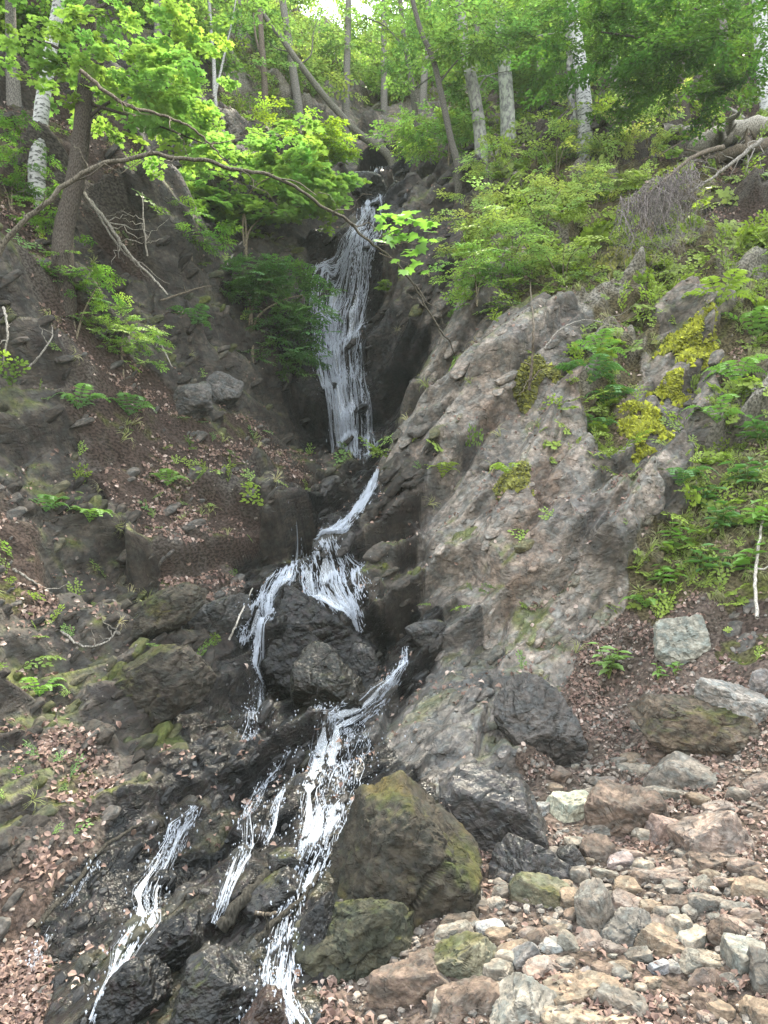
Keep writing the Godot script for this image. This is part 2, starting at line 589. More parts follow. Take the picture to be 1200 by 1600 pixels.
func build_slope() -> void:
	var P := PackedVector2Array()
	var y := PackedFloat64Array()
	var kk := PackedInt32Array()
	for s in spots:
		var q := to_uv(at(s[0], s[1], s[2]))
		P.append(Vector2(q.x / half_w(q.y), v_row(q.y) * 2.6))
		y.append(q.z / vdepth(q.y))
		kk.append(KINDS.find(s[3]))
	var n := P.size()
	var X := solve_spline(P, y)
	# coarse sheet of heights and kinds
	var bh := PackedFloat32Array()
	var bk := PackedFloat32Array()
	for i in BR:
		var sy := 2.6 * i / (BR - 1)
		for j in BC:
			var p := Vector2(2.0 * j / (BC - 1) - 1.0, sy)
			var h := X[n] + X[n + 1] * p.x + X[n + 2] * p.y
			var w := [0.0, 0.0, 0.0, 0.0, 0.0, 0.0, 0.0]
			var total := 0.0
			for k in n:
				var r2 := P[k].distance_squared_to(p)
				if r2 > 1e-12: h += X[k] * 0.5 * r2 * log(r2)
				var wt := 1.0 / pow(r2 + 0.0008, 2.0)
				w[kk[k]] += wt
				total += wt
			bh.append(h)
			for k in 7: bk.append(w[k] / total)
	# fine sheet
	hh.resize(NR * NC)
	gpos.resize(NR * NC)
	gnor.resize(NR * NC)
	gcls.resize(NR * NC)
	gwet.resize(NR * NC)
	var col := PackedColorArray()
	col.resize(NR * NC)
	var rockmask := PackedFloat32Array()
	rockmask.resize(NR * NC)
	var ca := cos(deg_to_rad(48.0))
	var sa := sin(deg_to_rad(48.0))
	var amp := [1.0, 0.9, 0.6, 0.12, 0.45, 1.15, 1.1]
	for i in NR:
		var s := float(i) / (NR - 1)
		var v := row_v(s)
		var hw := half_w(v)
		var dep := vdepth(v)
		var fi := s * (BR - 1)
		var i0 := mini(int(fi), BR - 2)
		var a := fi - i0
		a = a * a * (3.0 - 2.0 * a)
		for j in NC:
			var t := 2.0 * j / (NC - 1) - 1.0
			var u := t * hw
			# a wobble on where the kinds meet
			var wob := noise2.get_noise_2d(u * 0.9 + 31.0, v * 0.9)
			var fj := clampf(float(j) / (NC - 1) * (BC - 1) + wob * 1.6, 0.0, BC - 1.01)
			var j0 := int(fj)
			var b := fj - j0
			var gj := float(j) / (NC - 1) * (BC - 1)
			var g0 := mini(int(gj), BC - 2)
			var gb := gj - g0
			var q := i0 * BC + g0
			var hb := lerpf(lerpf(bh[q], bh[q + 1], gb), lerpf(bh[q + BC], bh[q + BC + 1], gb), fi - i0) * dep
			q = (i0 * BC + j0) * 7
			var ws := [0.0, 0.0, 0.0, 0.0, 0.0, 0.0, 0.0]
			var rock := 0.0
			var top := 0
			for k in 7:
				var w := lerpf(lerpf(bk[q + k], bk[q + 7 + k], b), lerpf(bk[q + BC * 7 + k], bk[q + BC * 7 + 7 + k], b), a)
				ws[k] = w
				rock += w * amp[k]
				if w > ws[top]: top = k
			var n1 := noise.get_noise_2d(u * 0.35, v * 0.35)
			var n2 := noise.get_noise_2d(u * 2.3 + 9.0, v * 2.3)
			# in littered ground, ribs of rock come and go
			if top == 2 or top == 4:
				rock = clampf(rock * 0.6 + n1 * 0.9, 0.08, 1.0)
			var along := ca * u + sa * v
			var across := -sa * u + ca * v
			var calm := clampf(0.75 + 1.6 * noise2.get_noise_2d(u * 0.45 + 60.0, v * 0.45), 0.2, 1.3)
			var d := facet(along * 0.36 + n1 * 0.1, across * 0.8 + n1 * 0.13) * 0.62
			d += facet(along * 1.1 + 17.0 + n2 * 0.04, across * 2.4 + 5.0 + n2 * 0.05) * (0.19 * calm if top == 1 else 0.23)
			d += facet(along * 3.6 + 3.0 + n2 * 0.1, across * 7.0 + 40.0, 63, 63, 0.12) * (0.04 if top == 1 else 0.065) * minf(1.0, 9.0 / dep)
			# bedding: stepped edges that run up to the right
			var bed := across * 1.7 + n1 * 0.3 + n2 * 0.03 + facet(along * 0.5 + 7.0, across * 0.5) * 0.8
			var fr := bed - floorf(bed)
			d += (fr / 0.9 if fr < 0.9 else (1.0 - fr) / 0.1) * 0.22 * (0.7 + n1)
			bed = across * 5.3 + n2 * 0.08 + along * 0.3
			fr = bed - floorf(bed)
			d += (fr / 0.82 if fr < 0.82 else (1.0 - fr) / 0.18) * 0.055 * (0.7 + n2) * calm
			d *= rock
			d += n2 * (0.05 - 0.045 * minf(1.0, rock)) + noise2.get_noise_2d(u * 9.0, v * 9.0) * (0.012 - 0.008 * minf(1.0, rock)) + n1 * 0.12 * (1.0 - rock)
			var k := i * NC + j
			var h := hb + d * clampf(dep / 7.0, 0.55, 1.5)
			hh[k] = h
			gpos[k] = from_uv(u, v, h)
			gcls[k] = top
			gwet[k] = ws[4]
			rockmask[k] = rock
	# steep steps are worn smooth where the sheet is too coarse for them
	for pass_ in 3:
		var src := hh.duplicate()
		for i in range(1, NR - 1):
			var dv := row_v(float(i + 1) / (NR - 1)) - row_v(float(i) / (NR - 1))
			var dq := 2.0 * half_w(row_v(float(i) / (NR - 1))) / (NC - 1)
			for j in range(1, NC - 1):
				var k := i * NC + j
				var h := src[k]
				if absf(src[k + NC] - h) > dv * 1.3 or absf(src[k - NC] - h) > dv * 1.3 or absf(src[k + 1] - h) > dq * 1.5 or absf(src[k - 1] - h) > dq * 1.5:
					hh[k] = h * 0.34 + (src[k + NC] + src[k - NC] + src[k + 1] + src[k - 1]) * 0.165
	for i in NR:
		var v := row_v(float(i) / (NR - 1))
		var hw := half_w(v)
		for j in NC:
			gpos[i * NC + j] = from_uv((2.0 * j / (NC - 1) - 1.0) * hw, v, hh[i * NC + j])
	# normals and colours
	for i in NR:
		for j in NC:
			var k := i * NC + j
			var du := gpos[k + 1 if j < NC - 1 else k] - gpos[k - 1 if j > 0 else k]
			var dv := gpos[k + NC if i < NR - 1 else k] - gpos[k - NC if i > 0 else k]
			gnor[k] = du.cross(dv).normalized()
	for k in NR * NC:
		var p := gpos[k]
		var nn := gnor[k]
		var a := noise.get_noise_3d(p.x * 0.8, p.y * 0.8, p.z * 0.8)
		var b := noise2.get_noise_3d(p.x * 3.1, p.y * 3.1 + 7.0, p.z * 3.1)
		var rock := rockmask[k]
		var c: Color
		match gcls[k]:
			0: c = Color(0.014, 0.014, 0.014).lerp(Color(0.045, 0.041, 0.038), clampf(0.5 + a + b * 0.5, 0, 1))
			1: 
				c = Color(0.15, 0.137, 0.122).lerp(Color(0.29, 0.256, 0.224), clampf(0.5 + a * 1.4 + b * 0.3, 0, 1))
				var st := noise.get_noise_3d(p.x * 0.45 + 90.0, p.y * 0.45, p.z * 0.45) + b * 0.35
				c = c.lerp(Color(0.075, 0.068, 0.058), clampf(st * 2.4 - 0.25, 0.0, 0.75))
				c = c.lerp(Color(0.17, 0.12, 0.09), clampf(-st * 2.0 - 0.45 + b * 0.6, 0.0, 0.6))
			2: c = Color(0.06, 0.046, 0.037).lerp(Color(0.10, 0.09, 0.079), clampf(rock * 1.6 - 0.5 + b * 0.6, 0, 1))
			3: c = Color(0.072, 0.056, 0.046).lerp(Color(0.12, 0.092, 0.076), clampf(0.5 + a + b, 0, 1))
			4: c = Color(0.10, 0.085, 0.05).lerp(Color(0.24, 0.225, 0.195), clampf(rock * 1.8 - 0.7 + b * 0.6, 0, 1))
			6: c = Color(0.075, 0.072, 0.068).lerp(Color(0.16, 0.148, 0.138), clampf(0.5 + a + b * 0.7, 0, 1))
			_: c = Color(0.036, 0.031, 0.026).lerp(Color(0.09, 0.079, 0.068), clampf(0.5 + a + b * 0.7, 0, 1))
		# moss on what faces up
		var mossy: float = [0.05, 0.3, 0.25, 0.0, 0.35, 0.55, 0.15][gcls[k]]
		var ms := clampf((nn.y - 0.62) * 1.6 + a * 1.8 + b * 0.7 + mossy - 0.55, 0.0, 1.0) * minf(1.0, mossy * 4.0)
		c = c.lerp(Color(0.085, 0.10, 0.02) if a > -0.1 else Color(0.05, 0.07, 0.02), ms * 0.85)
		col[k] = c
	gcol = col
	# three sheets that meet: the stream's wet rock, dry rock, earth and litter
	var names := ["stream_bed", "rock_face", "hillside", "rock_outcrop"]
	var mats := [M.wet, M.rock, M.soil, M.damp]
	var lists := [PackedInt32Array(), PackedInt32Array(), PackedInt32Array(), PackedInt32Array()]
	var pick := [0, 1, 2, 2, 2, 1, 3]
	for i in NR - 1:
		for j in NC - 1:
			var k := i * NC + j
			var l: PackedInt32Array = lists[pick[gcls[k]]]
			l.append(k); l.append(k + NC); l.append(k + 1)
			l.append(k + 1); l.append(k + NC); l.append(k + NC + 1)
			lists[pick[gcls[k]]] = l
	var labels := ["wet black rock bed under the falling water", "grey and pinkish bedrock of the gully walls", "steep earth hillside under dead leaves and plants", "damp grey bedrock outcrop beside the lower cascade"]
	for s in 4:
		var remap := PackedInt32Array()
		remap.resize(NR * NC)
		remap.fill(-1)
		var vv := PackedVector3Array()
		var vn := PackedVector3Array()
		var vc := PackedColorArray()
		var idx: PackedInt32Array = lists[s]
		for q in idx.size():
			var k := idx[q]
			if remap[k] < 0:
				remap[k] = vv.size()
				vv.append(gpos[k])
				vn.append(gnor[k])
				vc.append(col[k])
			idx[q] = remap[k]
		var arr := []
		arr.resize(Mesh.ARRAY_MAX)
		arr[Mesh.ARRAY_VERTEX] = vv
		arr[Mesh.ARRAY_NORMAL] = vn
		arr[Mesh.ARRAY_COLOR] = vc
		arr[Mesh.ARRAY_INDEX] = idx
		var am := ArrayMesh.new()
		am.add_surface_from_arrays(Mesh.PRIMITIVE_TRIANGLES, arr)
		am.surface_set_material(0, mats[s])
		var o := part(names[s], am, self)
		tag(o, labels[s], "", "", "structure")
# ------------------------------------------------------------------ falling water
func smooth_height(u: float, v: float, r: float) -> float:
	var m := height(u, v)
	var s := 0.0
	for k in 6:
		s += height(u + cos(k * 1.047) * r, v + sin(k * 1.047) * r)
	return maxf(m, s / 6.0 + 0.25 * r)

func water_run(mb: MB, stops: Array, count: int, lift: float, thick: float, spray: int, drops: Array, veil: MB, seed_: float, dens: float) -> void:
	# stops: [place, place, width] down the run; each strand is a thin ribbon of white water close over the rock
	var pts := []
	for s in stops:
		var q := to_uv(hit(s[0], s[1]))
		if pts.size() > 0: q.y = minf(q.y, pts[-1][1] - 0.02)
		pts.append([q.x, q.y, s[2] / FOCAL * vdepth(q.y) * 0.62])
	if dens < 10.0: thick *= 0.62
	var total := 0.0
	var cum := [0.0]
	for i in pts.size() - 1:
		total += Vector2(pts[i][0], pts[i][1]).distance_to(Vector2(pts[i + 1][0], pts[i + 1][1]))
		cum.append(total)
	for k in int(count * (0.8 if dens > 20.0 else 0.4 if dens > 10.0 else 0.26)):
		var lat := rr(-1, 1)
		lat = signf(lat) * pow(absf(lat), 0.8)
		# strands gather in bundles
		lat = lerpf(lat, roundf(lat * 2.5) / 2.5 + rr(-0.12, 0.12), 0.55)
		var length := total * rr(0.08, 0.4)
		length = clampf(length, 0.25, 2.6)
		var s0 := rr(-0.1, total)
		var step := 0.07
		var line := PackedVector3Array()
		var wid := PackedFloat32Array()
		var m := maxi(3, int(length / step))
		var ph := rr(0, 50)
		var th := thick * (0.16 + 0.55 * pow(rng.randf(), 2.6))
		var up := lift * rr(0.3, 1.6)
		for i in m:
			var s := clampf(s0 + i * step, 0.0, total)
			if s0 + i * step > total + 0.05: break
			var seg := 0
			while seg < cum.size() - 2 and s > cum[seg + 1]: seg += 1
			var f: float = (s - cum[seg]) / maxf(0.001, cum[seg + 1] - cum[seg])
			var a = pts[seg]
			var b = pts[seg + 1]
			var w: float = lerpf(a[2], b[2], f)
			var wob := noise2.get_noise_2d(s * 1.3 + ph * 0.02, lat * 2.0) * 0.22 + noise2.get_noise_2d(s * 3.0, ph) * 0.05
			var u: float = lerpf(a[0], b[0], f) + (lat + wob) * w
			var v: float = lerpf(a[1], b[1], f)
			line.append(from_uv(u, v, smooth_height(u, v, 0.10) + up))
			var x := float(i) / (m - 1)
			wid.append(th * (0.25 + sin(PI * x)) * (0.7 + 0.5 * noise2.get_noise_2d(s * 9.0, ph * 3.0)))
		if line.size() > 2:
			mb.tube(line, wid, 3)
	# short drops and dashes thrown along the flow, with dark gaps between the streams
	for k in int(count * dens):
		var s := rr(0, total)
		var seg := 0
		while seg < cum.size() - 2 and s > cum[seg + 1]: seg += 1
		var f: float = (s - cum[seg]) / maxf(0.001, cum[seg + 1] - cum[seg])
		var lat := clampf(rng.randfn(0.0, 0.5), -1.25, 1.25)
		var w: float = lerpf(pts[seg][2], pts[seg + 1][2], f)
		var body := noise2.get_noise_2d(lat * w * 9.0 + seed_ * 7.0, s * 0.9) + 0.7 * noise2.get_noise_2d(lat * w * 22.0 + 40.0, s * 2.6 + seed_) + 0.25 - absf(lat) * 0.35
		if body < (rr(0.08, 0.62) if dens > 20.0 else rr(-0.1, 0.55)): continue
		var u: float = lerpf(pts[seg][0], pts[seg + 1][0], f) + lat * w
		var v: float = lerpf(pts[seg][1], pts[seg + 1][1], f)
		var p := from_uv(u, v, height(u, v) + absf(rng.randfn(0.0, lift * 0.9)) + 0.01)
		var v2 := v - 0.12
		var u2: float = u + (pts[seg + 1][0] - pts[seg][0]) / maxf(0.05, absf(pts[seg + 1][1] - pts[seg][1])) * 0.12
		var dirv := (from_uv(u2, v2, lerpf(height(u2, v2), height(u, v), 0.35)) - from_uv(u, v, height(u, v)) + Vector3(rr(-0.02, 0.02), -0.03, rr(-0.01, 0.02))).normalized()
		var x := dirv.cross(Vector3(0.2, 0.1, 1)).normalized()
		var z := x.cross(dirv)
		var r := thick * rr(0.16, 0.46)
		var L := r * rr(2.0, 11.0)
		drops.append(Transform3D(Basis(x * r, dirv * L, z * r), p))
	for k in spray:
		var s := rr(0, total)
		var seg := 0
		while seg < cum.size() - 2 and s > cum[seg + 1]: seg += 1
		var f: float = (s - cum[seg]) / maxf(0.001, cum[seg + 1] - cum[seg])
		var u: float = lerpf(pts[seg][0], pts[seg + 1][0], f) + rng.randfn(0.0, 0.8) * lerpf(pts[seg][2], pts[seg + 1][2], f)
		var v: float = lerpf(pts[seg][1], pts[seg + 1][1], f)
		var p := from_uv(u, v, height(u, v) + absf(rng.randfn(0.0, 0.08)) + 0.02)
		var r := rr(0.003, 0.007)
		drops.append(Transform3D(Basis(Vector3(r, 0, 0), Vector3(0, r * rr(1.0, 2.5), 0), Vector3(0, 0, r)), p))
	# thin wet veils
	for k in (maxi(2, count / 45) if dens > 20.0 else count / 60):
		var lat := rr(-0.8, 0.8)
		var s0 := rr(0, total * 0.8)
		var L := rr(0.4, 1.5)
		var line := []
		var m := maxi(3, int(L / 0.08))
		for i in m:
			var s := s0 + i * 0.08
			if s > total: break
			var seg := 0
			while seg < cum.size() - 2 and s > cum[seg + 1]: seg += 1
			var f: float = (s - cum[seg]) / maxf(0.001, cum[seg + 1] - cum[seg])
			var w: float = lerpf(pts[seg][2], pts[seg + 1][2], f)
			var u: float = lerpf(pts[seg][0], pts[seg + 1][0], f) + lat * w
			var v: float = lerpf(pts[seg][1], pts[seg + 1][1], f)
			var hw := w * 0.2 * sin(PI * (i + 0.3) / m) * (1.0 + 0.6 * noise2.get_noise_2d(s * 5.0, lat * 9.0))
			line.append([from_uv(u - hw, v, smooth_height(u - hw, v, 0.1) + lift * 0.5 + 0.001 * k), from_uv(u + hw, v, smooth_height(u + hw, v, 0.1) + lift * 0.5 + 0.001 * k)])
		for i in line.size() - 1:
			veil.face(line[i][0], line[i + 1][0], line[i][1])
			veil.face(line[i + 1][0], line[i + 1][1], line[i][1])

func build_water() -> void:
	var runs := [
		["upper_waterfall", "tall white waterfall dropping over the dark cliff at the head of the gully", [
			[[[584, 302, 24], [576, 335, 34], [556, 372, 60], [540, 420, 70]], 150, 0.05, 0.016, 200],
			[[[546, 385, 26], [515, 440, 34], [506, 490, 36], [512, 560, 40], [528, 630, 40], [543, 708, 32]], 420, 0.06, 0.02, 500],
			[[[574, 365, 26], [562, 430, 30], [548, 490, 44], [536, 545, 40], [540, 620, 36], [548, 705, 22]], 240, 0.06, 0.016, 300],
			[[[560, 540, 12], [564, 600, 14], [572, 650, 18], [580, 712, 22]], 90, 0.03, 0.012, 150],
			[[[500, 470, 40], [498, 540, 46], [520, 590, 40]], 80, 0.05, 0.011, 250],
			[[[584, 262, 20], [584, 280, 20]], 20, 0.03, 0.02, 20]]],
		["middle_cascade", "white cascade fanning out above the black wedge boulder", [
			[[[585, 745, 14], [572, 775, 26], [552, 805, 34], [520, 835, 50], [490, 860, 56]], 300, 0.04, 0.018, 250],
			[[[500, 850, 70], [512, 880, 100], [520, 915, 90], [548, 960, 30], [556, 985, 16]], 360, 0.04, 0.015, 350],
			[[[480, 868, 30], [445, 905, 30], [420, 935, 26], [408, 975, 20], [403, 1020, 16]], 190, 0.03, 0.015, 150],
			[[[404, 1015, 14], [400, 1040, 12], [408, 1064, 12]], 60, 0.03, 0.012, 40],
			[[[412, 935, 24], [392, 985, 26], [382, 1010, 18]], 70, 0.03, 0.010, 150]]],
		["lower_cascade", "white lower cascade running past the big mossy boulder", [
			[[[632, 1018, 8], [632, 1040, 12], [606, 1075, 18], [585, 1105, 26], [550, 1130, 34], [520, 1140, 40]], 240, 0.03, 0.016, 150],
			[[[550, 1000, 6], [549, 1050, 7], [548, 1105, 8]], 40, 0.03, 0.008, 60],
			[[[540, 1140, 80], [530, 1180, 96], [518, 1240, 84], [508, 1290, 66], [495, 1335, 50]], 460, 0.03, 0.012, 450],
			[[[495, 1335, 44], [480, 1370, 46], [470, 1400, 30]], 120, 0.03, 0.016, 120],
			[[[462, 1405, 26], [448, 1450, 40], [440, 1475, 50]], 130, 0.03, 0.015, 100],
			[[[442, 1470, 46], [436, 1520, 46], [430, 1560, 44], [452, 1598, 40]], 260, 0.03, 0.014, 200],
			[[[425, 1545, 20], [395, 1580, 24], [380, 1599, 20]], 60, 0.03, 0.012, 60]]],
		["left_trickle", "thin white trickle spreading over wet rock left of the lower cascade", [
			[[[408, 1062, 10], [408, 1090, 24], [396, 1130, 34], [386, 1160, 26]], 130, 0.025, 0.010, 150]]],
		["left_trickle", "pair of narrow white rills just left of the lower cascade", [
			[[[452, 1175, 8], [415, 1225, 14], [392, 1270, 22], [380, 1330, 24], [362, 1380, 18], [346, 1420, 14], [338, 1448, 10]], 190, 0.025, 0.010, 150],
			[[[466, 1180, 6], [440, 1240, 10], [425, 1290, 22], [412, 1330, 20]], 90, 0.025, 0.010, 80]]],
		["left_trickle", "broad white rill furthest from the path, above the black log", [
			[[[310, 1262, 8], [280, 1300, 18], [258, 1350, 26], [232, 1400, 46], [226, 1440, 50], [200, 1480, 40], [182, 1525, 24], [164, 1565, 12], [150, 1598, 8]], 300, 0.025, 0.011, 250],
			[[[158, 1345, 6], [130, 1385, 8], [105, 1420, 8]], 24, 0.02, 0.006, 20],
			[[[85, 1450, 8], [68, 1480, 10], [55, 1520, 10]], 36, 0.02, 0.008, 30]]],
	]
	var drop := MB.new()
	for k in 4:
		var a := Vector3(cos(k * PI / 2), 0.25, sin(k * PI / 2))
		var b := Vector3(cos(k * PI / 2 + PI / 2), 0.25, sin(k * PI / 2 + PI / 2))
		drop.face(Vector3(0, 1, 0), b, a)
		drop.face(Vector3(0, -1, 0), a, b)
	var drop_mesh := drop.mesh(M.water)
	var all := []
	var veil := MB.new()
	var seed_ := 0.0
	for r in runs:
		var mb := MB.new()
		for w in r[2]:
			seed_ += 3.3
			water_run(mb, w[0], w[1], w[2], w[3], w[4], all, veil, seed_, 46.0 if r[0] == "upper_waterfall" else 18.0 if r[0] == "middle_cascade" else 6.5)
		tag(part("waterfall" if r[0] == "upper_waterfall" else "cascade" if r[0].ends_with("cascade") else "trickle", mb.mesh(M.water), self), r[1], "", "", "structure")
	tag(scatter_part("spray", drop_mesh, all, PackedColorArray(), self), "white drops and foam of the falling water", "", "", "stuff")
	tag(part("water_film", veil.mesh(M.veil), self), "thin translucent film of water over the rock", "", "", "structure")
	print("drops ", all.size())

# ------------------------------------------------------------------ boulders and stones
func boulder_mesh(seed_: int, size: Vector3, N: int, cuts: int, mat: Material, tint: Color, moss := 0.0, layers := 0.0, rough := 0.02, round_ := 22.0, extra := []) -> ArrayMesh:
	var r := RandomNumberGenerator.new()
	r.seed = seed_
	var pn := []
	var pd := []
	for e in extra:
		pn.append((e as Vector3).normalized())
		pd.append((e as Vector3).length())
	for k in cuts:
		pn.append(Vector3(r.randfn(), r.randfn(), r.randfn()).normalized())
		pd.append(r.randf_range(0.62, 1.0))
	for k in 3:
		for s: float in [-1.0, 1.0]:
			var q := Vector3.ZERO
			q[k] = s
			pn.append((q + Vector3(r.randfn(), r.randfn(), r.randfn()) * 0.22).normalized())
			pd.append(r.randf_range(0.8, 0.95))
	var lay := Vector3(-0.55, 0.8, 0.25).normalized() if layers > 0.0 else Vector3.UP
	var v := PackedVector3Array()
	var ix := PackedInt32Array()
	var idm := {}
	for f in 6:
		for i in N + 1:
			for j in N + 1:
				var a := tan((2.0 * i / N - 1.0) * PI / 4)
				var b := tan((2.0 * j / N - 1.0) * PI / 4)
				var d: Vector3 = [Vector3(1, a, b), Vector3(-1, b, a), Vector3(b, 1, a), Vector3(a, -1, b), Vector3(a, b, 1), Vector3(b, a, -1)][f].normalized()
				var s := 0.0
				for k in pn.size():
					var c := d.dot(pn[k])
					if c > 0.08:
						s += pow(c / pd[k], round_) if c > pd[k] * 0.3 else 0.0
				var rad := 1.0 / pow(maxf(s, 0.02), 1.0 / round_)
				var p := d * rad * size * 0.5 * 1.1
				var w := p * (1.0 / maxf(0.05, size.length() * 0.4))
				var off := noise.get_noise_3d(w.x * 1.6 + seed_ * 3.7, w.y * 1.6, w.z * 1.6) * 0.03 + noise2.get_noise_3d(w.x * 6.0 + seed_, w.y * 6.0, w.z * 6.0) * rough
				off += (cell.get_noise_3d(w.x * 1.7 + seed_ * 5.1, w.y * 2.6, w.z * 1.7) * 0.045 + cell.get_noise_3d(w.x * 4.5 + seed_, w.y * 7.0, w.z * 4.5) * 0.016)
				if layers > 0.0:
					var L := p.dot(lay) * layers + noise2.get_noise_3d(w.x * 1.5, w.y * 1.5 + seed_, w.z * 1.5) * 0.35
					var fr := L - floorf(L)
					off += (fr - 0.5) * 0.03 - (0.03 if fr < 0.08 else 0.0)
				p += d * off * size.length() * 0.45
				v.append(p)
		var o := f * (N + 1) * (N + 1)
		for i in N:
			for j in N:
				var k := o + i * (N + 1) + j
				ix.append(k); ix.append(k + 1); ix.append(k + N + 1)
				ix.append(k + 1); ix.append(k + N + 2); ix.append(k + N + 1)
	# turn each triangle to face outwards, add up normals over shared places
	var acc := {}
	for t in range(0, ix.size(), 3):
		var a := v[ix[t]]
		var b := v[ix[t + 1]]
		var c := v[ix[t + 2]]
		var nn := (c - a).cross(b - a)
		if nn.dot(a + b + c) < 0.0:
			var e := ix[t + 1]
			ix[t + 1] = ix[t + 2]
			ix[t + 2] = e
			nn = -nn
		for k in 3:
			var key := Vector3i(v[ix[t + k]] * 5000.0)
			acc[key] = acc.get(key, Vector3.ZERO) + nn
	var n := PackedVector3Array()
	var col := PackedColorArray()
	for p in v:
		var nn: Vector3 = (acc[Vector3i(p * 5000.0)] as Vector3).normalized()
		n.append(nn)
		var c := tint * (1.0 + 0.35 * noise.get_noise_3d(p.x * 3.0 + seed_, p.y * 3.0, p.z * 3.0))
		if moss > 0.0:
			var m := clampf((nn.y * 0.8 + noise.get_noise_3d(p.x * 1.7, p.y * 1.7 + seed_, p.z * 1.7) * 1.0 + noise2.get_noise_3d(p.x * 9.0, p.y * 9.0, p.z * 9.0) * 0.35 - 1.0 + moss) * 1.5, 0.0, 1.0)
			c = c.lerp(Color(0.052, 0.062, 0.015).lerp(Color(0.08, 0.066, 0.024), clampf(noise2.get_noise_3d(p.x * 2.0, p.y * 2.0, p.z * 2.0) + 0.4, 0, 1)), m * 0.85)
		c.a = 1.0
		col.append(c)
	# broken faces: each facet keeps most of its own direction
	var fv := PackedVector3Array()
	var fn := PackedVector3Array()
	var fc := PackedColorArray()
	for t in range(0, ix.size(), 3):
		var nn := (v[ix[t + 2]] - v[ix[t]]).cross(v[ix[t + 1]] - v[ix[t]]).normalized()
		for k in 3:
			var q := ix[t + k]
			fv.append(v[q])
			fn.append((n[q] * 0.42 + nn * 0.58).normalized())
			fc.append(col[q])
	var arr := []
	arr.resize(Mesh.ARRAY_MAX)
	arr[Mesh.ARRAY_VERTEX] = fv
	arr[Mesh.ARRAY_NORMAL] = fn
	arr[Mesh.ARRAY_COLOR] = fc
	var am := ArrayMesh.new()
	am.add_surface_from_arrays(Mesh.PRIMITIVE_TRIANGLES, arr)
	am.surface_set_material(0, mat)
	return am

func seat(px: float, py: float, w: float, h: float, deep: float, sink := 0.12) -> Array:   # [centre, size] of a stone that covers this much of the view where the slope meets its foot
	var d := minf(hit_depth(px, py + h * 0.42), minf(hit_depth(px - w * 0.35, py + h * 0.3), hit_depth(px + w * 0.35, py + h * 0.3)))
	var W := w * d / FOCAL
	var H := h * d / FOCAL
	var D := lerpf(W, H, 0.5) * deep
	return [at(px, py, d + D * 0.32) - Vector3(0, H * sink, 0), Vector3(W, H * (1.0 + sink), D) * 1.04, d]

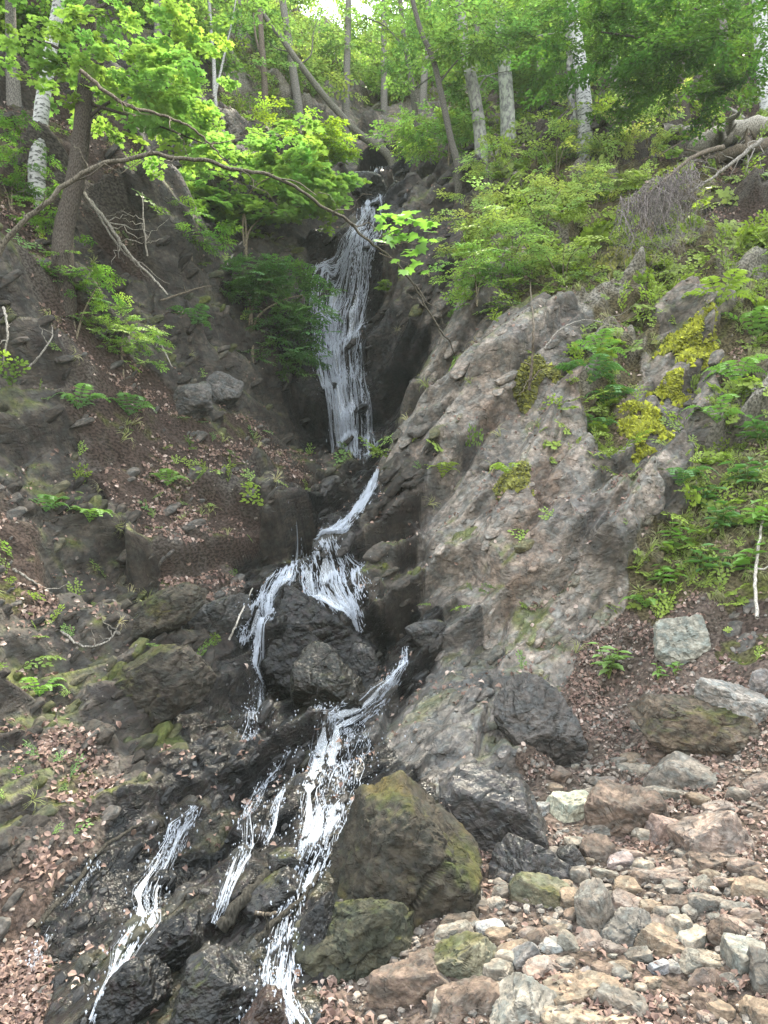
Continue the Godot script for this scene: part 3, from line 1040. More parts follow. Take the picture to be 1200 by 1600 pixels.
func build_boulders() -> void:
	var wet := Color(0.045, 0.044, 0.045)
	var list := [
		# place, size, depth factor, seed, turn (y, x, z degrees), material, tint, moss, layers, cutting planes, label
		[488, 978, 172, 150, 0.9, 3, Vector3(4, 0, -4), "wet_stone", Color(0.021, 0.020, 0.019), 0.0, 7.0, [Vector3(-0.9, 0.25, 0.2).normalized() * 0.72, Vector3(0.5, 0.85, 0.1).normalized() * 0.48, Vector3(0.05, 0.1, 1).normalized() * 0.6, Vector3(-0.1, 0.4, 0.9).normalized() * 0.62], "black wedge shaped boulder splitting the middle cascade"],
		[512, 1052, 106, 110, 0.9, 8, Vector3(-15, 0, 8), "wet_stone", Color(0.026, 0.024, 0.02), 0.25, 5.0, [Vector3(0.1, 0.8, 0.6) * 0.6, Vector3(-0.3, -0.8, 0.6) * 0.62], "squat dark boulder wedged under the black wedge boulder"],
		[500, 1012, 44, 36, 1.0, 21, Vector3(20, 0, 0), "wet_stone", Color(0.060, 0.057, 0.048), 0.2, 0.0, [], "small olive stone perched on the squat dark boulder"],
		[566, 1040, 40, 70, 0.9, 15, Vector3(0, 0, 0), "wet_stone", Color(0.036, 0.035, 0.034), 0.0, 6.0, [], "rough wet boulder between the two strands below the black wedge boulder"],
		[845, 1120, 110, 130, 0.8, 12, Vector3(18, 0, 38), "damp", Color(0.075, 0.07, 0.066), 0.0, 3.0, [Vector3(0.3, 0.3, 0.9) * 0.62], "dark blocky outcrop at the foot of the right rock face"],
		[626, 1340, 276, 262, 0.8, 4, Vector3(4, 0, -4), "moss_stone", Color(0.042, 0.038, 0.03), 0.5, 2.2, [Vector3(-0.9, 0.3, 0.3).normalized() * 0.5, Vector3(-0.35, 0.85, 0.35).normalized() * 0.62, Vector3(0.6, 0.75, 0.25).normalized() * 0.56, Vector3(0.95, 0.1, 0.2).normalized() * 0.78, Vector3(0.1, 0.5, 0.85).normalized() * 0.54, Vector3(0.15, -0.1, 1).normalized() * 0.62, Vector3(-0.6, 0.1, 0.8).normalized() * 0.6], "great brown mossy boulder between the lower cascade and the stones"],
		[556, 1462, 170, 140, 0.9, 33, Vector3(-10, 0, -6), "moss_stone", Color(0.055, 0.055, 0.04), 0.75, 2.0, [Vector3(-0.3, 0.7, 0.6) * 0.7], "dark green moss covered rock below the great mossy boulder"],
		[262, 1482, 130, 62, 0.7, 71, Vector3(4, 0, 40), "wet_stone", Color(0.016, 0.0155, 0.015), 0.0, 3.0, [], "long black wet ridge of rock beside the broad far left rill"],
		[196, 1562, 140, 80, 0.7, 72, Vector3(-4, 0, 42), "wet_stone", Color(0.016, 0.0155, 0.015), 0.0, 3.0, [], "black wet rock ridge lowest beside the broad far left rill"],
		[412, 1582, 66, 80, 0.9, 41, Vector3(0, 0, -10), "wet_stone", Color(0.042, 0.030, 0.025), 0.0, 3.0, [Vector3(-0.8, 0.6, 0.2) * 0.6, Vector3(0.2, 0.1, 1) * 0.7], "wet brown pointed rock parting the lowest water"],
		[486, 1450, 40, 100, 0.8, 44, Vector3(0, 0, -28), "wet_stone", Color(0.030, 0.030, 0.030), 0.0, 4.0, [], "narrow dark slab standing against the mossy rock by the water"],
		[506, 1342, 18, 18, 1.0, 46, Vector3(0, 0, 0), "wet_stone", Color(0.018, 0.018, 0.018), 0.0, 0.0, [], "small black stone in the foam at the foot of the lower cascade"],
		[450, 1340, 60, 34, 0.9, 47, Vector3(0, 0, 8), "wet_stone", Color(0.045, 0.043, 0.040), 0.1, 4.0, [], "flat wet rock between the rills and the lower cascade"],
		[430, 1395, 90, 60, 0.9, 48, Vector3(0, 0, 32), "wet_stone", Color(0.030, 0.029, 0.028), 0.1, 3.0, [], "dark slanting ledge rock left of the foam"],
		[330, 1560, 170, 120, 0.7, 51, Vector3(0, 0, 35), "wet_stone", Color(0.027, 0.026, 0.025), 0.1, 3.0, [], "black slanting rock beside the lowest water at the frame's foot"],
		[250, 1062, 150, 84, 0.8, 52, Vector3(10, 0, 28), "moss_stone", Color(0.05, 0.045, 0.038), 0.45, 3.0, [], "dark overhanging ledge with moss on the left bank"],
		[255, 955, 130, 56, 0.8, 53, Vector3(0, 0, 25), "moss_stone", Color(0.06, 0.054, 0.044), 0.5, 4.0, [], "brown mossy block under the sunlit leaf drift on the left bank"],
		[340, 962, 104, 50, 0.8, 54, Vector3(0, 0, 30), "damp", Color(0.06, 0.058, 0.055), 0.2, 5.0, [], "jagged dark rock left of the middle cascade"],
		[350, 605, 52, 44, 1.0, 55, Vector3(20, 0, 0), "stone", Color(0.13, 0.125, 0.12), 0.0, 3.0, [], "square grey block jutting from the left bank"],
		[300, 620, 60, 46, 1.0, 56, Vector3(0, 0, 20), "stone", Color(0.12, 0.115, 0.11), 0.1, 3.0, [], "dark rock beside the jutting square block"],
		[572, 292, 66, 34, 1.0, 57, Vector3(0, 0, -6), "wet_stone", Color(0.036, 0.037, 0.033), 0.3, 0.0, [], "rounded dark boulder bridging the lip of the upper fall"],
		[668, 985, 60, 34, 0.9, 58, Vector3(0, 0, 0), "damp", Color(0.06, 0.058, 0.056), 0.1, 0.0, [], "rounded dark stone at the top of the grey outcrop"],
		[1065, 990, 78, 74, 0.5, 61, Vector3(-8, 0, 24), "stone", Color(0.22, 0.22, 0.19), 0.15, 3.0, [Vector3(0, 0.6, 0.8) * 0.5], "flat pale slab leaning on the bank below the leafy plants"],
		[1090, 1125, 200, 84, 0.8, 62, Vector3(4, 0, -3), "moss_stone", Color(0.11, 0.09, 0.07), 0.45, 3.0, [Vector3(0, 0.9, 0.3) * 0.7], "long half buried brown rock with mossy top"],
		[1150, 1092, 120, 62, 0.8, 63, Vector3(6, 0, -28), "stone", Color(0.25, 0.235, 0.215), 0.0, 9.0, [Vector3(-0.4, 0.85, 0.3) * 0.5], "flaky layered pale ledge on top of the half buried rock"],
		[1186, 1062, 36, 34, 0.9, 64, Vector3(10, 0, 0), "stone", Color(0.24, 0.22, 0.21), 0.0, 3.0, [], "small square pale stone on the layered ledge"],
	]
	for b in list:
		var s := seat(b[0], b[1], b[2], b[3], b[4])
		var mesh := boulder_mesh(b[5], s[1], 42 if b[2] > 100 else 22, 5, M[b[7]], b[8], b[9], b[10], 0.022, 40.0, b[11])
		var o := part("boulder", mesh, self)
		o.position = s[0]
		o.rotation_degrees = Vector3(b[6].y, b[6].x, b[6].z)
		tag(o, b[12], "boulder", "boulders in the stream and on its banks")

func build_stones() -> void:
	var pale := Color(0.221, 0.199, 0.166)
	var grey := Color(0.158, 0.143, 0.124)
	var tan_ := Color(0.185, 0.146, 0.109)
	var brown := Color(0.119, 0.092, 0.074)
	var dark := Color(0.05, 0.047, 0.045)
	var pink := Color(0.191, 0.152, 0.130)
	var white := Color(0.26, 0.252, 0.238)
	var olive := Color(0.126, 0.120, 0.084)
	# place, size, depth factor, tone, layers, tilt, label
	var list := [
		[775, 1256, 160, 112, 0.8, dark, 3.0, -14.0, "dark overhanging slab boulder beside the great mossy boulder"],
		[800, 1222, 56, 40, 0.8, dark, 0.0, -10.0, "dark wedge stone behind the overhanging slab boulder"],
		[898, 1256, 74, 56, 1.0, Color(0.34, 0.34, 0.27), 0.0, 4.0, "pale lichen crusted stone between the dark slab and the brown block"],
		[845, 1262, 30, 27, 1.0, white, 0.0, 10.0, "small whitish block left of the lichen crusted stone"],
		[826, 1335, 92, 98, 0.9, dark, 6.0, -20.0, "dark streaked shiny boulder below the overhanging slab"],
		[766, 1318, 28, 26, 1.0, dark, 0.0, 0.0, "small dark stone in the gap left of the streaked boulder"],
		[938, 1326, 46, 50, 1.0, brown, 0.0, 12.0, "brown stone right of the streaked boulder with flat top"],
		[893, 1336, 36, 50, 1.0, dark, 2.0, 30.0, "dark slanting stone touching the streaked boulder"],
		[930, 1296, 40, 20, 0.9, grey, 3.0, 18.0, "thin slanting slab below the brown block"],
		[975, 1262, 106, 86, 1.0, brown, 4.0, 3.0, "large dark brown block with a flat pale top"],
		[1062, 1204, 96, 72, 0.8, grey, 0.0, -14.0, "large smooth grey stone below the half buried rock"],
		[1030, 1180, 28, 38, 0.8, brown, 0.0, 10.0, "small upright triangular stone leaning on the smooth grey stone"],
		[1040, 1238, 76, 22, 0.9, pale, 3.0, -8.0, "thin pale flat slab under the smooth grey stone"],
		[1108, 1300, 104, 78, 0.9, pink, 3.0, 32.0, "big pinkish tilted slab on the leafy slope"],
		[1044, 1290, 60, 46, 0.9, Color(0.2, 0.15, 0.13), 2.0, -22.0, "reddish leaf strewn slab between the brown block and the tilted slab"],
		[985, 1196, 56, 22, 0.9, pale, 0.0, 4.0, "half buried flat stone in the path above the brown block"],
		[1188, 1222, 46, 26, 0.9, pink, 3.0, 20.0, "pinkish flat stone at the slope's edge above the tilted slab"],
		[930, 1412, 46, 94, 0.55, grey, 4.0, 8.0, "upright pointed grey slab standing among the stones"],
		[893, 1405, 36, 36, 1.0, tan_, 0.0, 0.0, "tan block tucked left of the upright slab"],
		[978, 1411, 52, 42, 1.0, pink, 0.0, -10.0, "pinkish block just right of the upright slab"],
		[1034, 1366, 88, 22, 0.9, pink, 2.0, 4.0, "long flat pink slab above the square stones"],
		[1060, 1412, 48, 40, 0.9, brown, 2.0, 0.0, "square dark fronted block, left one of two"],
		[1108, 1412, 58, 34, 0.9, grey, 2.0, -3.0, "square dark fronted block, right one of two"],
		[1097, 1380, 32, 24, 0.9, pale, 0.0, 25.0, "pale wedge stone above the square dark fronted blocks"],
		[1020, 1418, 44, 24, 0.9, tan_, 2.0, -5.0, "flat tan stone between the pink block and the square blocks"],
		[985, 1450, 74, 52, 0.9, Color(0.13, 0.125, 0.115), 7.0, 30.0, "dark layered stone below the pinkish block"],
		[1060, 1446, 36, 40, 1.0, pale, 0.0, 0.0, "rounded pale stone in front of the square blocks"],
		[1038, 1438, 38, 24, 1.0, pink, 0.0, -6.0, "flat pinkish stone left of the rounded pale stone"],
		[1081, 1428, 24, 28, 1.0, grey, 0.0, 10.0, "small grey stone between the rounded stone and the right square block"],
		[1120, 1336, 96, 34, 0.9, brown, 3.0, 6.0, "long brown ledge stone under the big tilted slab"],
		[970, 1344, 38, 24, 0.9, Color(0.19, 0.16, 0.155), 0.0, 12.0, "mauve tinted flat stone above the upright slab"],
		[1034, 1468, 74, 52, 0.9, tan_, 0.0, -6.0, "tan block with a dark flat front in the middle of the stones"],
		[1088, 1466, 54, 38, 0.9, pale, 0.0, 14.0, "pale block right of the dark fronted tan block"],
		[1138, 1458, 40, 44, 0.9, brown, 2.0, 38.0, "brown slanting slab behind the big grey block"],
		[1166, 1488, 70, 68, 1.0, Color(0.19, 0.187, 0.165), 0.0, -10.0, "big grey block at the edge of the stones"],
		[1100, 1498, 64, 28, 0.9, pale, 3.0, -8.0, "flat pale slab in front of the pale block"],
		[1028, 1508, 28, 27, 1.0, Color(0.24, 0.24, 0.25), 0.0, 0.0, "round bluish grey cobble on bare earth"],
		[1055, 1508, 23, 20, 1.0, white, 0.0, 0.0, "white cobble beside the bluish grey cobble"],
		[1100, 1524, 32, 36, 0.8, pink, 0.0, -30.0, "pink stone leaning below the flat pale slab"],
		[1150, 1526, 36, 20, 0.9, grey, 0.0, 0.0, "grey flat stone under the big grey block"],
		[1194, 1508, 40, 84, 0.8, grey, 2.0, 20.0, "tall grey slab at the frame's edge beside the big grey block"],
		[1192, 1584, 64, 52, 1.0, tan_, 0.0, 0.0, "tan boulder in the lowest corner of the path"],
		[856, 1474, 42, 32, 0.9, white, 0.0, -16.0, "whitish slanting stone below the greenish boulder"],
		[890, 1472, 44, 28, 0.8, pale, 0.0, -36.0, "pale slab lying slantwise below the tan tucked block"],
		[920, 1470, 42, 30, 0.9, pink, 0.0, 8.0, "pinkish stone in the leaves under the upright slab"],
		[956, 1479, 40, 22, 0.9, pink, 3.0, -8.0, "flat pink stone left of the dark layered stone's foot"],
		[1000, 1492, 44, 26, 0.9, grey, 0.0, 6.0, "grey stone under the dark fronted tan block"],
		[920, 1522, 46, 22, 0.9, Color(0.18, 0.16, 0.155), 0.0, 0.0, "mauve flat stone above the long tan block"],
		[902, 1546, 112, 46, 0.9, tan_, 2.0, 6.0, "long tan block near the path's lower edge"],
		[962, 1560, 72, 42, 0.9, grey, 3.0, -10.0, "rough grey stone right of the long tan block"],
		[932, 1588, 132, 40, 0.9, Color(0.27, 0.22, 0.165), 1.5, -3.0, "wide flat ochre slab lowest of the path stones"],
		[866, 1582, 52, 32, 0.9, grey, 0.0, 0.0, "grey stone left of the wide ochre slab"],
		[860, 1504, 54, 20, 0.9, pink, 3.0, 10.0, "flat pinkish slab above the long tan block's left end"],
		[1032, 1570, 22, 14, 0.9, pale, 0.0, 0.0, "lone pale pebble on bare earth right of the ochre slab"],
		[1104, 1586, 26, 18, 0.9, pink, 0.0, 0.0, "small pink stone left of the corner boulder"],
		[652, 1518, 120, 88, 0.9, brown, 0.0, 4.0, "brown boulder with a smooth dark front near the water"],
		[722, 1490, 92, 76, 0.9, olive, 8.0, 20.0, "stripy olive boulder behind the smooth brown one"],
		[715, 1432, 54, 26, 0.9, tan_, 2.0, 4.0, "tan flat topped stone below the great mossy boulder"],
		[704, 1452, 54, 36, 0.9, pale, 2.0, 10.0, "pale stone under the tan flat topped stone"],
		[766, 1447, 40, 23, 0.9, Color(0.34, 0.335, 0.32), 0.0, 0.0, "whitest stone, lying in dark earth right of the tan flat topped one"],
		[734, 1412, 46, 30, 1.0, grey, 0.0, 0.0, "grey rounded stone at the foot of the great mossy boulder"],
		[776, 1410, 32, 22, 0.9, grey, 0.0, 10.0, "grey stone left of the greenish boulder"],
		[785, 1516, 48, 36, 1.0, pale, 0.0, 0.0, "round pale stone right of the stripy olive boulder"],
		[724, 1564, 104, 64, 0.9, brown, 2.0, 12.0, "split stone with a dark hollow in front of the stripy boulder"],
		[690, 1566, 36, 44, 0.8, pale, 0.0, 8.0, "pale upright stone leaning left against the split stone"],
		[816, 1566, 100, 84, 0.9, Color(0.21, 0.2, 0.175), 5.0, 40.0, "big streaky pale boulder at the path's lower edge"],
		[822, 1492, 42, 40, 0.9, Color(0.16, 0.155, 0.15), 0.0, 20.0, "bluish wedge stone behind the big streaky boulder"],
		[803, 1481, 46, 20, 0.9, tan_, 0.0, 16.0, "thin tan slab resting on the bluish wedge stone"],
		[846, 1512, 46, 32, 0.9, pink, 2.0, 10.0, "pinkish stone above the big streaky boulder"],
		[845, 1391, 80, 56, 0.9, olive, 2.0, -4.0, "greenish mossy boulder in the middle of the stones"],
		[1002, 1130, 30, 16, 0.9, grey, 0.0, 0.0, "grey stone at the left end of the half buried rock"],
		[1120, 1258, 40, 18, 0.9, pink, 0.0, 14.0, "pink stone above the big tilted slab"],
		[1160, 1350, 44, 26, 0.9, pink, 0.0, 10.0, "pink stone at the right end of the long brown ledge"],
		[1178, 1388, 50, 36, 0.9, tan_, 0.0, -6.0, "tan stone above the brown slanting slab"],
		[1150, 1416, 36, 26, 0.9, grey, 0.0, 0.0, "grey stone right of the square dark fronted blocks"],
		[745, 1395, 24, 18, 0.9, dark, 0.0, 0.0, "small dark stone against the great mossy boulder"],
	]
	var k := 100
	var placed := []
	for b in list:
		var s := seat(b[0], b[1], b[2] * 1.14, b[3] * 1.08, b[4], 0.3)
		var wetone: bool = b[5] == dark
		var mesh := boulder_mesh(k, s[1], 24 if b[2] > 60 else 16, 3, M.wet_stone if wetone else M.stone, b[5], 0.35 if b[5] == olive else 0.0, b[6] / maxf(0.2, s[1].length()) * 1.6, 0.02, 44.0, [Vector3(rr(-0.2, 0.2), 0.9, rr(0.0, 0.4)).normalized() * rr(0.55, 0.8), Vector3(rr(-0.5, 0.5), rr(-0.2, 0.3), 1).normalized() * rr(0.55, 0.8), Vector3(rr(-1, 1), rr(-0.2, 0.6), rr(-0.2, 1)).normalized() * rr(0.55, 0.75)])
		var o := part("stone", mesh, self)
		o.position = s[0]
		o.rotation_degrees = Vector3(rr(-6, 6), rr(-25, 25), b[7])
		tag(o, b[8], "stone", "loose stones at the foot of the fall")
		placed.append(o)
		k += 1
	# smaller stones strewn between them, described by the nearest of the big ones
	var shapes := []
	var tones := [pale, grey, tan_, pink, brown]
	var tone_names := ["pale", "grey", "tan", "pink", "brown"]
	for i in 15:
		shapes.append(boulder_mesh(300 + i, Vector3(1, rr(0.4, 0.75), rr(0.7, 1.0)), 8, 3, M.stone, tones[i % 5], 0.0, 0.0, 0.02, 26.0))
	var said := {}
	var n := 0
	var tries := 0
	while n < 150 and tries < 3000:
		tries += 1
		var px := rr(690, 1195)
		var py := rr(1190, 1590)
		if px < 860 and py < 1380: continue
		if px > 1030 and py < 1330 and rr(0, 1) < 0.7: continue
		if px > 960 and py > 1530 and rr(0, 1) < 0.75: continue
		var w := 12.0 + 26.0 * pow(rr(0, 1), 2.0)
		var p := hit(px, py)
		var near: Node3D = null
		var nd := 9.0
		for o in placed:
			var d: float = o.position.distance_to(p) - o.get_aabb().size.length() * 0.2
			if d < nd:
				nd = d
				near = o
		if nd < 0.02: continue
		var i := rng.randi_range(0, 14)
		var sz := w * p.distance_to(cam_pos) / FOCAL
		var o := part("stone", shapes[i], self)
		o.scale = Vector3(sz, sz, sz) * rr(0.85, 1.15)
		o.position = p + Vector3(0, sz * 0.07, 0)
		o.rotation_degrees = Vector3(rr(-14, 14), rr(0, 360), rr(-14, 14))
		var rel := p - near.position
		var where := "right of" if rel.x > absf(rel.z) else "left of" if -rel.x > absf(rel.z) else "in front of" if rel.z > 0.0 else "behind"
		var lead: String = near.get_meta("label")
		var words := lead.split(" ")
		if words.size() > 5: lead = " ".join(words.slice(0, 5))
		for tail in [" in", " the", " of", " with", " a", " with a", " at", " under", " between", " and", " right", " left", " above", " below", " its", " dark", ","]:
			lead = lead.trim_suffix(tail)
		var text: String = "%s %s stone %s the %s" % ["tiny" if w < 18 else "small" if w < 26 else "fist sized", tone_names[i % 5], where, lead]
		said[text] = said.get(text, 0) + 1
		if said[text] == 2: text = text.replace(" stone ", " stone further ")
		elif said[text] > 2:
			o.queue_free()
			remove_child(o)
			taken["stone"] -= 1
			continue
		tag(o, text, "stone", "loose stones at the foot of the fall")
		n += 1
# ------------------------------------------------------------------ dead leaves and pebbles
func basis_on(nn: Vector3, yaw: float, tilt: float) -> Basis:
	var x := nn.cross(Vector3(0.3, 0.2, 1)).normalized()
	var z := x.cross(nn).normalized()
	var b := Basis(x, nn, z)
	return b * Basis.from_euler(Vector3(rr(-tilt, tilt), yaw, rr(-tilt, tilt)))

func build_litter() -> void:
	# a curled dead leaf
	var kinds := []
	for k in 3:
		var mb := MB.new()
		var cu := 0.12 + 0.14 * k
		var rib := [Vector3(-0.5, 0, 0), Vector3(-0.15, cu * 0.7, 0), Vector3(0.2, cu * 0.8, 0), Vector3(0.5, 0.05, 0.03)]
		var up := [Vector3(-0.18, cu * 1.3, 0.3), Vector3(0.2, cu * 1.6, 0.26)]
		var dn := [Vector3(-0.18, cu * 0.9 + 0.1 * k, -0.3), Vector3(0.2, cu * 1.1, -0.27)]
		mb.face(rib[0], up[0], rib[1]); mb.face(rib[1], up[0], up[1]); mb.face(rib[1], up[1], rib[2]); mb.face(rib[2], up[1], rib[3])
		mb.face(rib[0], rib[1], dn[0]); mb.face(rib[1], dn[1], dn[0]); mb.face(rib[1], rib[2], dn[1]); mb.face(rib[2], rib[3], dn[1])
		kinds.append(mb.mesh(M.litter))
	var xf := [[], [], []]
	var cs := [PackedColorArray(), PackedColorArray(), PackedColorArray()]
	var px := []
	var pc := PackedColorArray()
	var keep := [0.02, 0.07, 0.6, 0.3, 0.12, 0.09, 0.03]
	var n := 0
	for t in 600000:
		var i := int(sqrt(rng.randf()) * 0 + rng.randf() * (NR * 0.78))
		var j := rng.randi_range(4, NC - 5)
		var k := i * NC + j
		var c := gcls[k]
		var p := gpos[k]
		var dr := noise.get_noise_3d(p.x * 0.6 + 50.0, p.y * 0.6, p.z * 0.6) + 0.5 * noise2.get_noise_3d(p.x * 2.5, p.y * 2.5, p.z * 2.5)
		var chance: float = keep[c] * clampf(0.38 + dr * 2.2, 0.02, 1.5)
		chance *= clampf(gnor[k].y * 1.9 - 0.12, 0.05, 1.0)
		if rng.randf() > chance: continue
		var kd := rng.randi_range(0, 2)
		var s := (0.024 + 0.055 * pow(rng.randf(), 1.4)) * (0.8 if c == 3 or p.distance_to(cam_pos) < 6.0 else 1.0)
		p += Vector3(rr(-0.02, 0.02), 0, rr(-0.02, 0.02)) + gnor[k] * 0.008
		xf[kd].append(Transform3D(basis_on(gnor[k], rr(0, TAU), 0.55).scaled(Vector3(s, s, s)), p))
		var q := rng.randf()
		var col := Color(0.19, 0.127, 0.098).lerp(Color(0.09, 0.056, 0.047), q)
		if rng.randf() < 0.12: col = Color(0.27, 0.21, 0.175)
		if rng.randf() < 0.12: col = Color(0.09, 0.06, 0.045)
		cs[kd].append(col)
		n += 1
	for k in 3:
		tag(scatter_part("leaf_litter", kinds[k], xf[k], cs[k], self), ["curled brown dead leaves lying over the banks and path", "half curled dead beech leaves over the banks and path", "tightly curled dead leaves over the banks and path"][k], "", "", "stuff")
	build_rubble()
	# pebbles and chips of rock
	var chip := boulder_mesh(900, Vector3(1, 0.55, 0.8), 5, 6, M.stone, Color.WHITE, 0.0, 0.0, 0.03, 18.0)
	for t in 70000:
		var i := int(pow(rng.randf(), 1.3) * NR * 0.5)
		var k := i * NC + rng.randi_range(4, NC - 5)
		var c := gcls[k]
		var p := gpos[k]
		var chance: float = [0.05, 0.03, 0.05, 0.85, 0.02, 0.04, 0.03][c]
		if c == 3: chance *= clampf(0.7 + 1.6 * noise.get_noise_3d(p.x * 0.9, p.y, p.z * 0.9 + 20.0), 0.1, 1.5)
		if rng.randf() > chance: continue
		var s := 0.012 + 0.05 * pow(rng.randf(), 3.0)
		px.append(Transform3D(basis_on(gnor[k], rr(0, TAU), 0.4).scaled(Vector3(s, s, s)), p + gnor[k] * s * 0.15))
		pc.append(Color(0.27, 0.24, 0.21).lerp(Color(0.14, 0.12, 0.105), rng.randf()) if c != 0 else Color(0.07, 0.07, 0.07))
	tag(scatter_part("pebbles", chip, px, pc, self), "small pebbles and rock chips on the earth of the path", "", "", "stuff")
	print("litter ", n, " pebbles ", px.size())

func build_rubble() -> void:      # broken slabs that stick out of the slope along its layers
	var shapes := []
	for k in 4:
		shapes.append([boulder_mesh(700 + k, Vector3(1, 0.24 + 0.07 * k, 0.62), 6, 3, M.stone, Color.WHITE, 0.0, 0.0, 0.02, 30.0), boulder_mesh(700 + k, Vector3(1, 0.24 + 0.07 * k, 0.62), 6, 3, M.wet_stone, Color.WHITE, 0.0, 0.0, 0.02, 30.0)])
	var xf := []
	var cs := []
	for k in 8:
		xf.append([])
		cs.append(PackedColorArray())
	var lay := (Vector3(1, 0, 0) * cos(deg_to_rad(48.0)) + e_v * sin(deg_to_rad(48.0))).normalized()
	for t in 34000:
		var k := int(rng.randf() * NR * 0.8) * NC + rng.randi_range(4, NC - 5)
		var c := gcls[k]
		var p := gpos[k]
		var d := noise.get_noise_3d(p.x * 0.9 + 11.0, p.y * 0.9, p.z * 0.9)
		var chance: float = [0.2, 0.16, 0.14, 0.0, 0.06, 0.5, 0.26][c] * clampf(0.6 + 1.8 * d, 0.05, 1.6)
		if rng.randf() > chance: continue
		var dep := p.distance_to(cam_pos)
		var s := (0.05 + 0.22 * pow(rng.randf(), 2.2)) * clampf(dep / 7.0, 0.7, 1.8)
		var y := (e_n * 0.5 + Vector3(-lay.y, lay.x, 0.2) + Vector3(rr(-0.4, 0.4), rr(-0.4, 0.4), rr(-0.4, 0.4))).normalized()
		var x := (lay - y * lay.dot(y) + Vector3(rr(-0.3, 0.3), rr(-0.3, 0.3), rr(-0.3, 0.3))).normalized()
		var z := x.cross(y).normalized()
		x = y.cross(z).normalized()
		var q := rng.randi_range(0, 3) + (4 if c == 0 else 0)
		xf[q].append(Transform3D(Basis(x * s, y * s, z * s), p - gnor[k] * s * 0.12))
		var f := rr(0.75, 1.3)
		var cc := gcol[k]
		if c == 2: cc = Color(0.10, 0.092, 0.083)
		cs[q].append(Color(cc.r * f, cc.g * f, cc.b * f))
	var total := 0
	for q in 8:
		total += xf[q].size()
		tag(scatter_part("rubble", shapes[q % 4][0 if q < 4 else 1], xf[q], cs[q], self), "broken rock slabs sticking out of the " + ("banks" if q < 4 else "wet stream bed"), "", "", "stuff")
	print("rubble ", total)
# ------------------------------------------------------------------ leaves and sprays
func leaf_shape(mb: MB, at_: Vector3, dirv: Vector3, up: Vector3, length: float, width: float, fold := 0.12, col := Color.WHITE) -> void:
	var side := dirv.cross(up).normalized()
	up = side.cross(dirv).normalized()
	var m1 := at_ + dirv * length * 0.3 - up * length * fold * 0.6
	var m2 := at_ + dirv * length * 0.68 - up * length * fold * 0.7
	var tip := at_ + dirv * length - up * length * fold * 1.3
	for s: float in [-1.0, 1.0]:
		var a := at_ + dirv * length * 0.26 + side * s * width * 0.46 + up * length * fold * 0.4
		var b := at_ + dirv * length * 0.62 + side * s * width * 0.42 + up * length * fold * 0.2
		if s > 0:
			mb.face(at_, a, m1, col); mb.face(m1, a, b, col); mb.face(m1, b, m2, col); mb.face(m2, b, tip, col)
		else:
			mb.face(at_, m1, a, col); mb.face(m1, b, a, col); mb.face(m1, m2, b, col); mb.face(m2, tip, b, col)

func lobed_leaf(mb: MB, at_: Vector3, dirv: Vector3, up: Vector3, length: float, col := Color.WHITE) -> void:
	var side := dirv.cross(up).normalized()
	up = side.cross(dirv).normalized()
	var o := at_ + dirv * length * 0.42 - up * length * 0.05
	var ring := [[0.0, 0.0], [-0.08, 0.32], [0.18, 0.56], [0.36, 0.36], [0.72, 0.5], [0.66, 0.2], [1.0, 0.0], [0.66, -0.2], [0.72, -0.5], [0.36, -0.36], [0.18, -0.56], [-0.08, -0.32]]
	for k in ring.size():
		var a = ring[k]
		var b = ring[(k + 1) % ring.size()]
		var pa: Vector3 = at_ + dirv * a[0] * length + side * a[1] * length - up * length * 0.16 * absf(a[1])
		var pb: Vector3 = at_ + dirv * b[0] * length + side * b[1] * length - up * length * 0.16 * absf(b[1])
		mb.face(o, pb, pa, col)

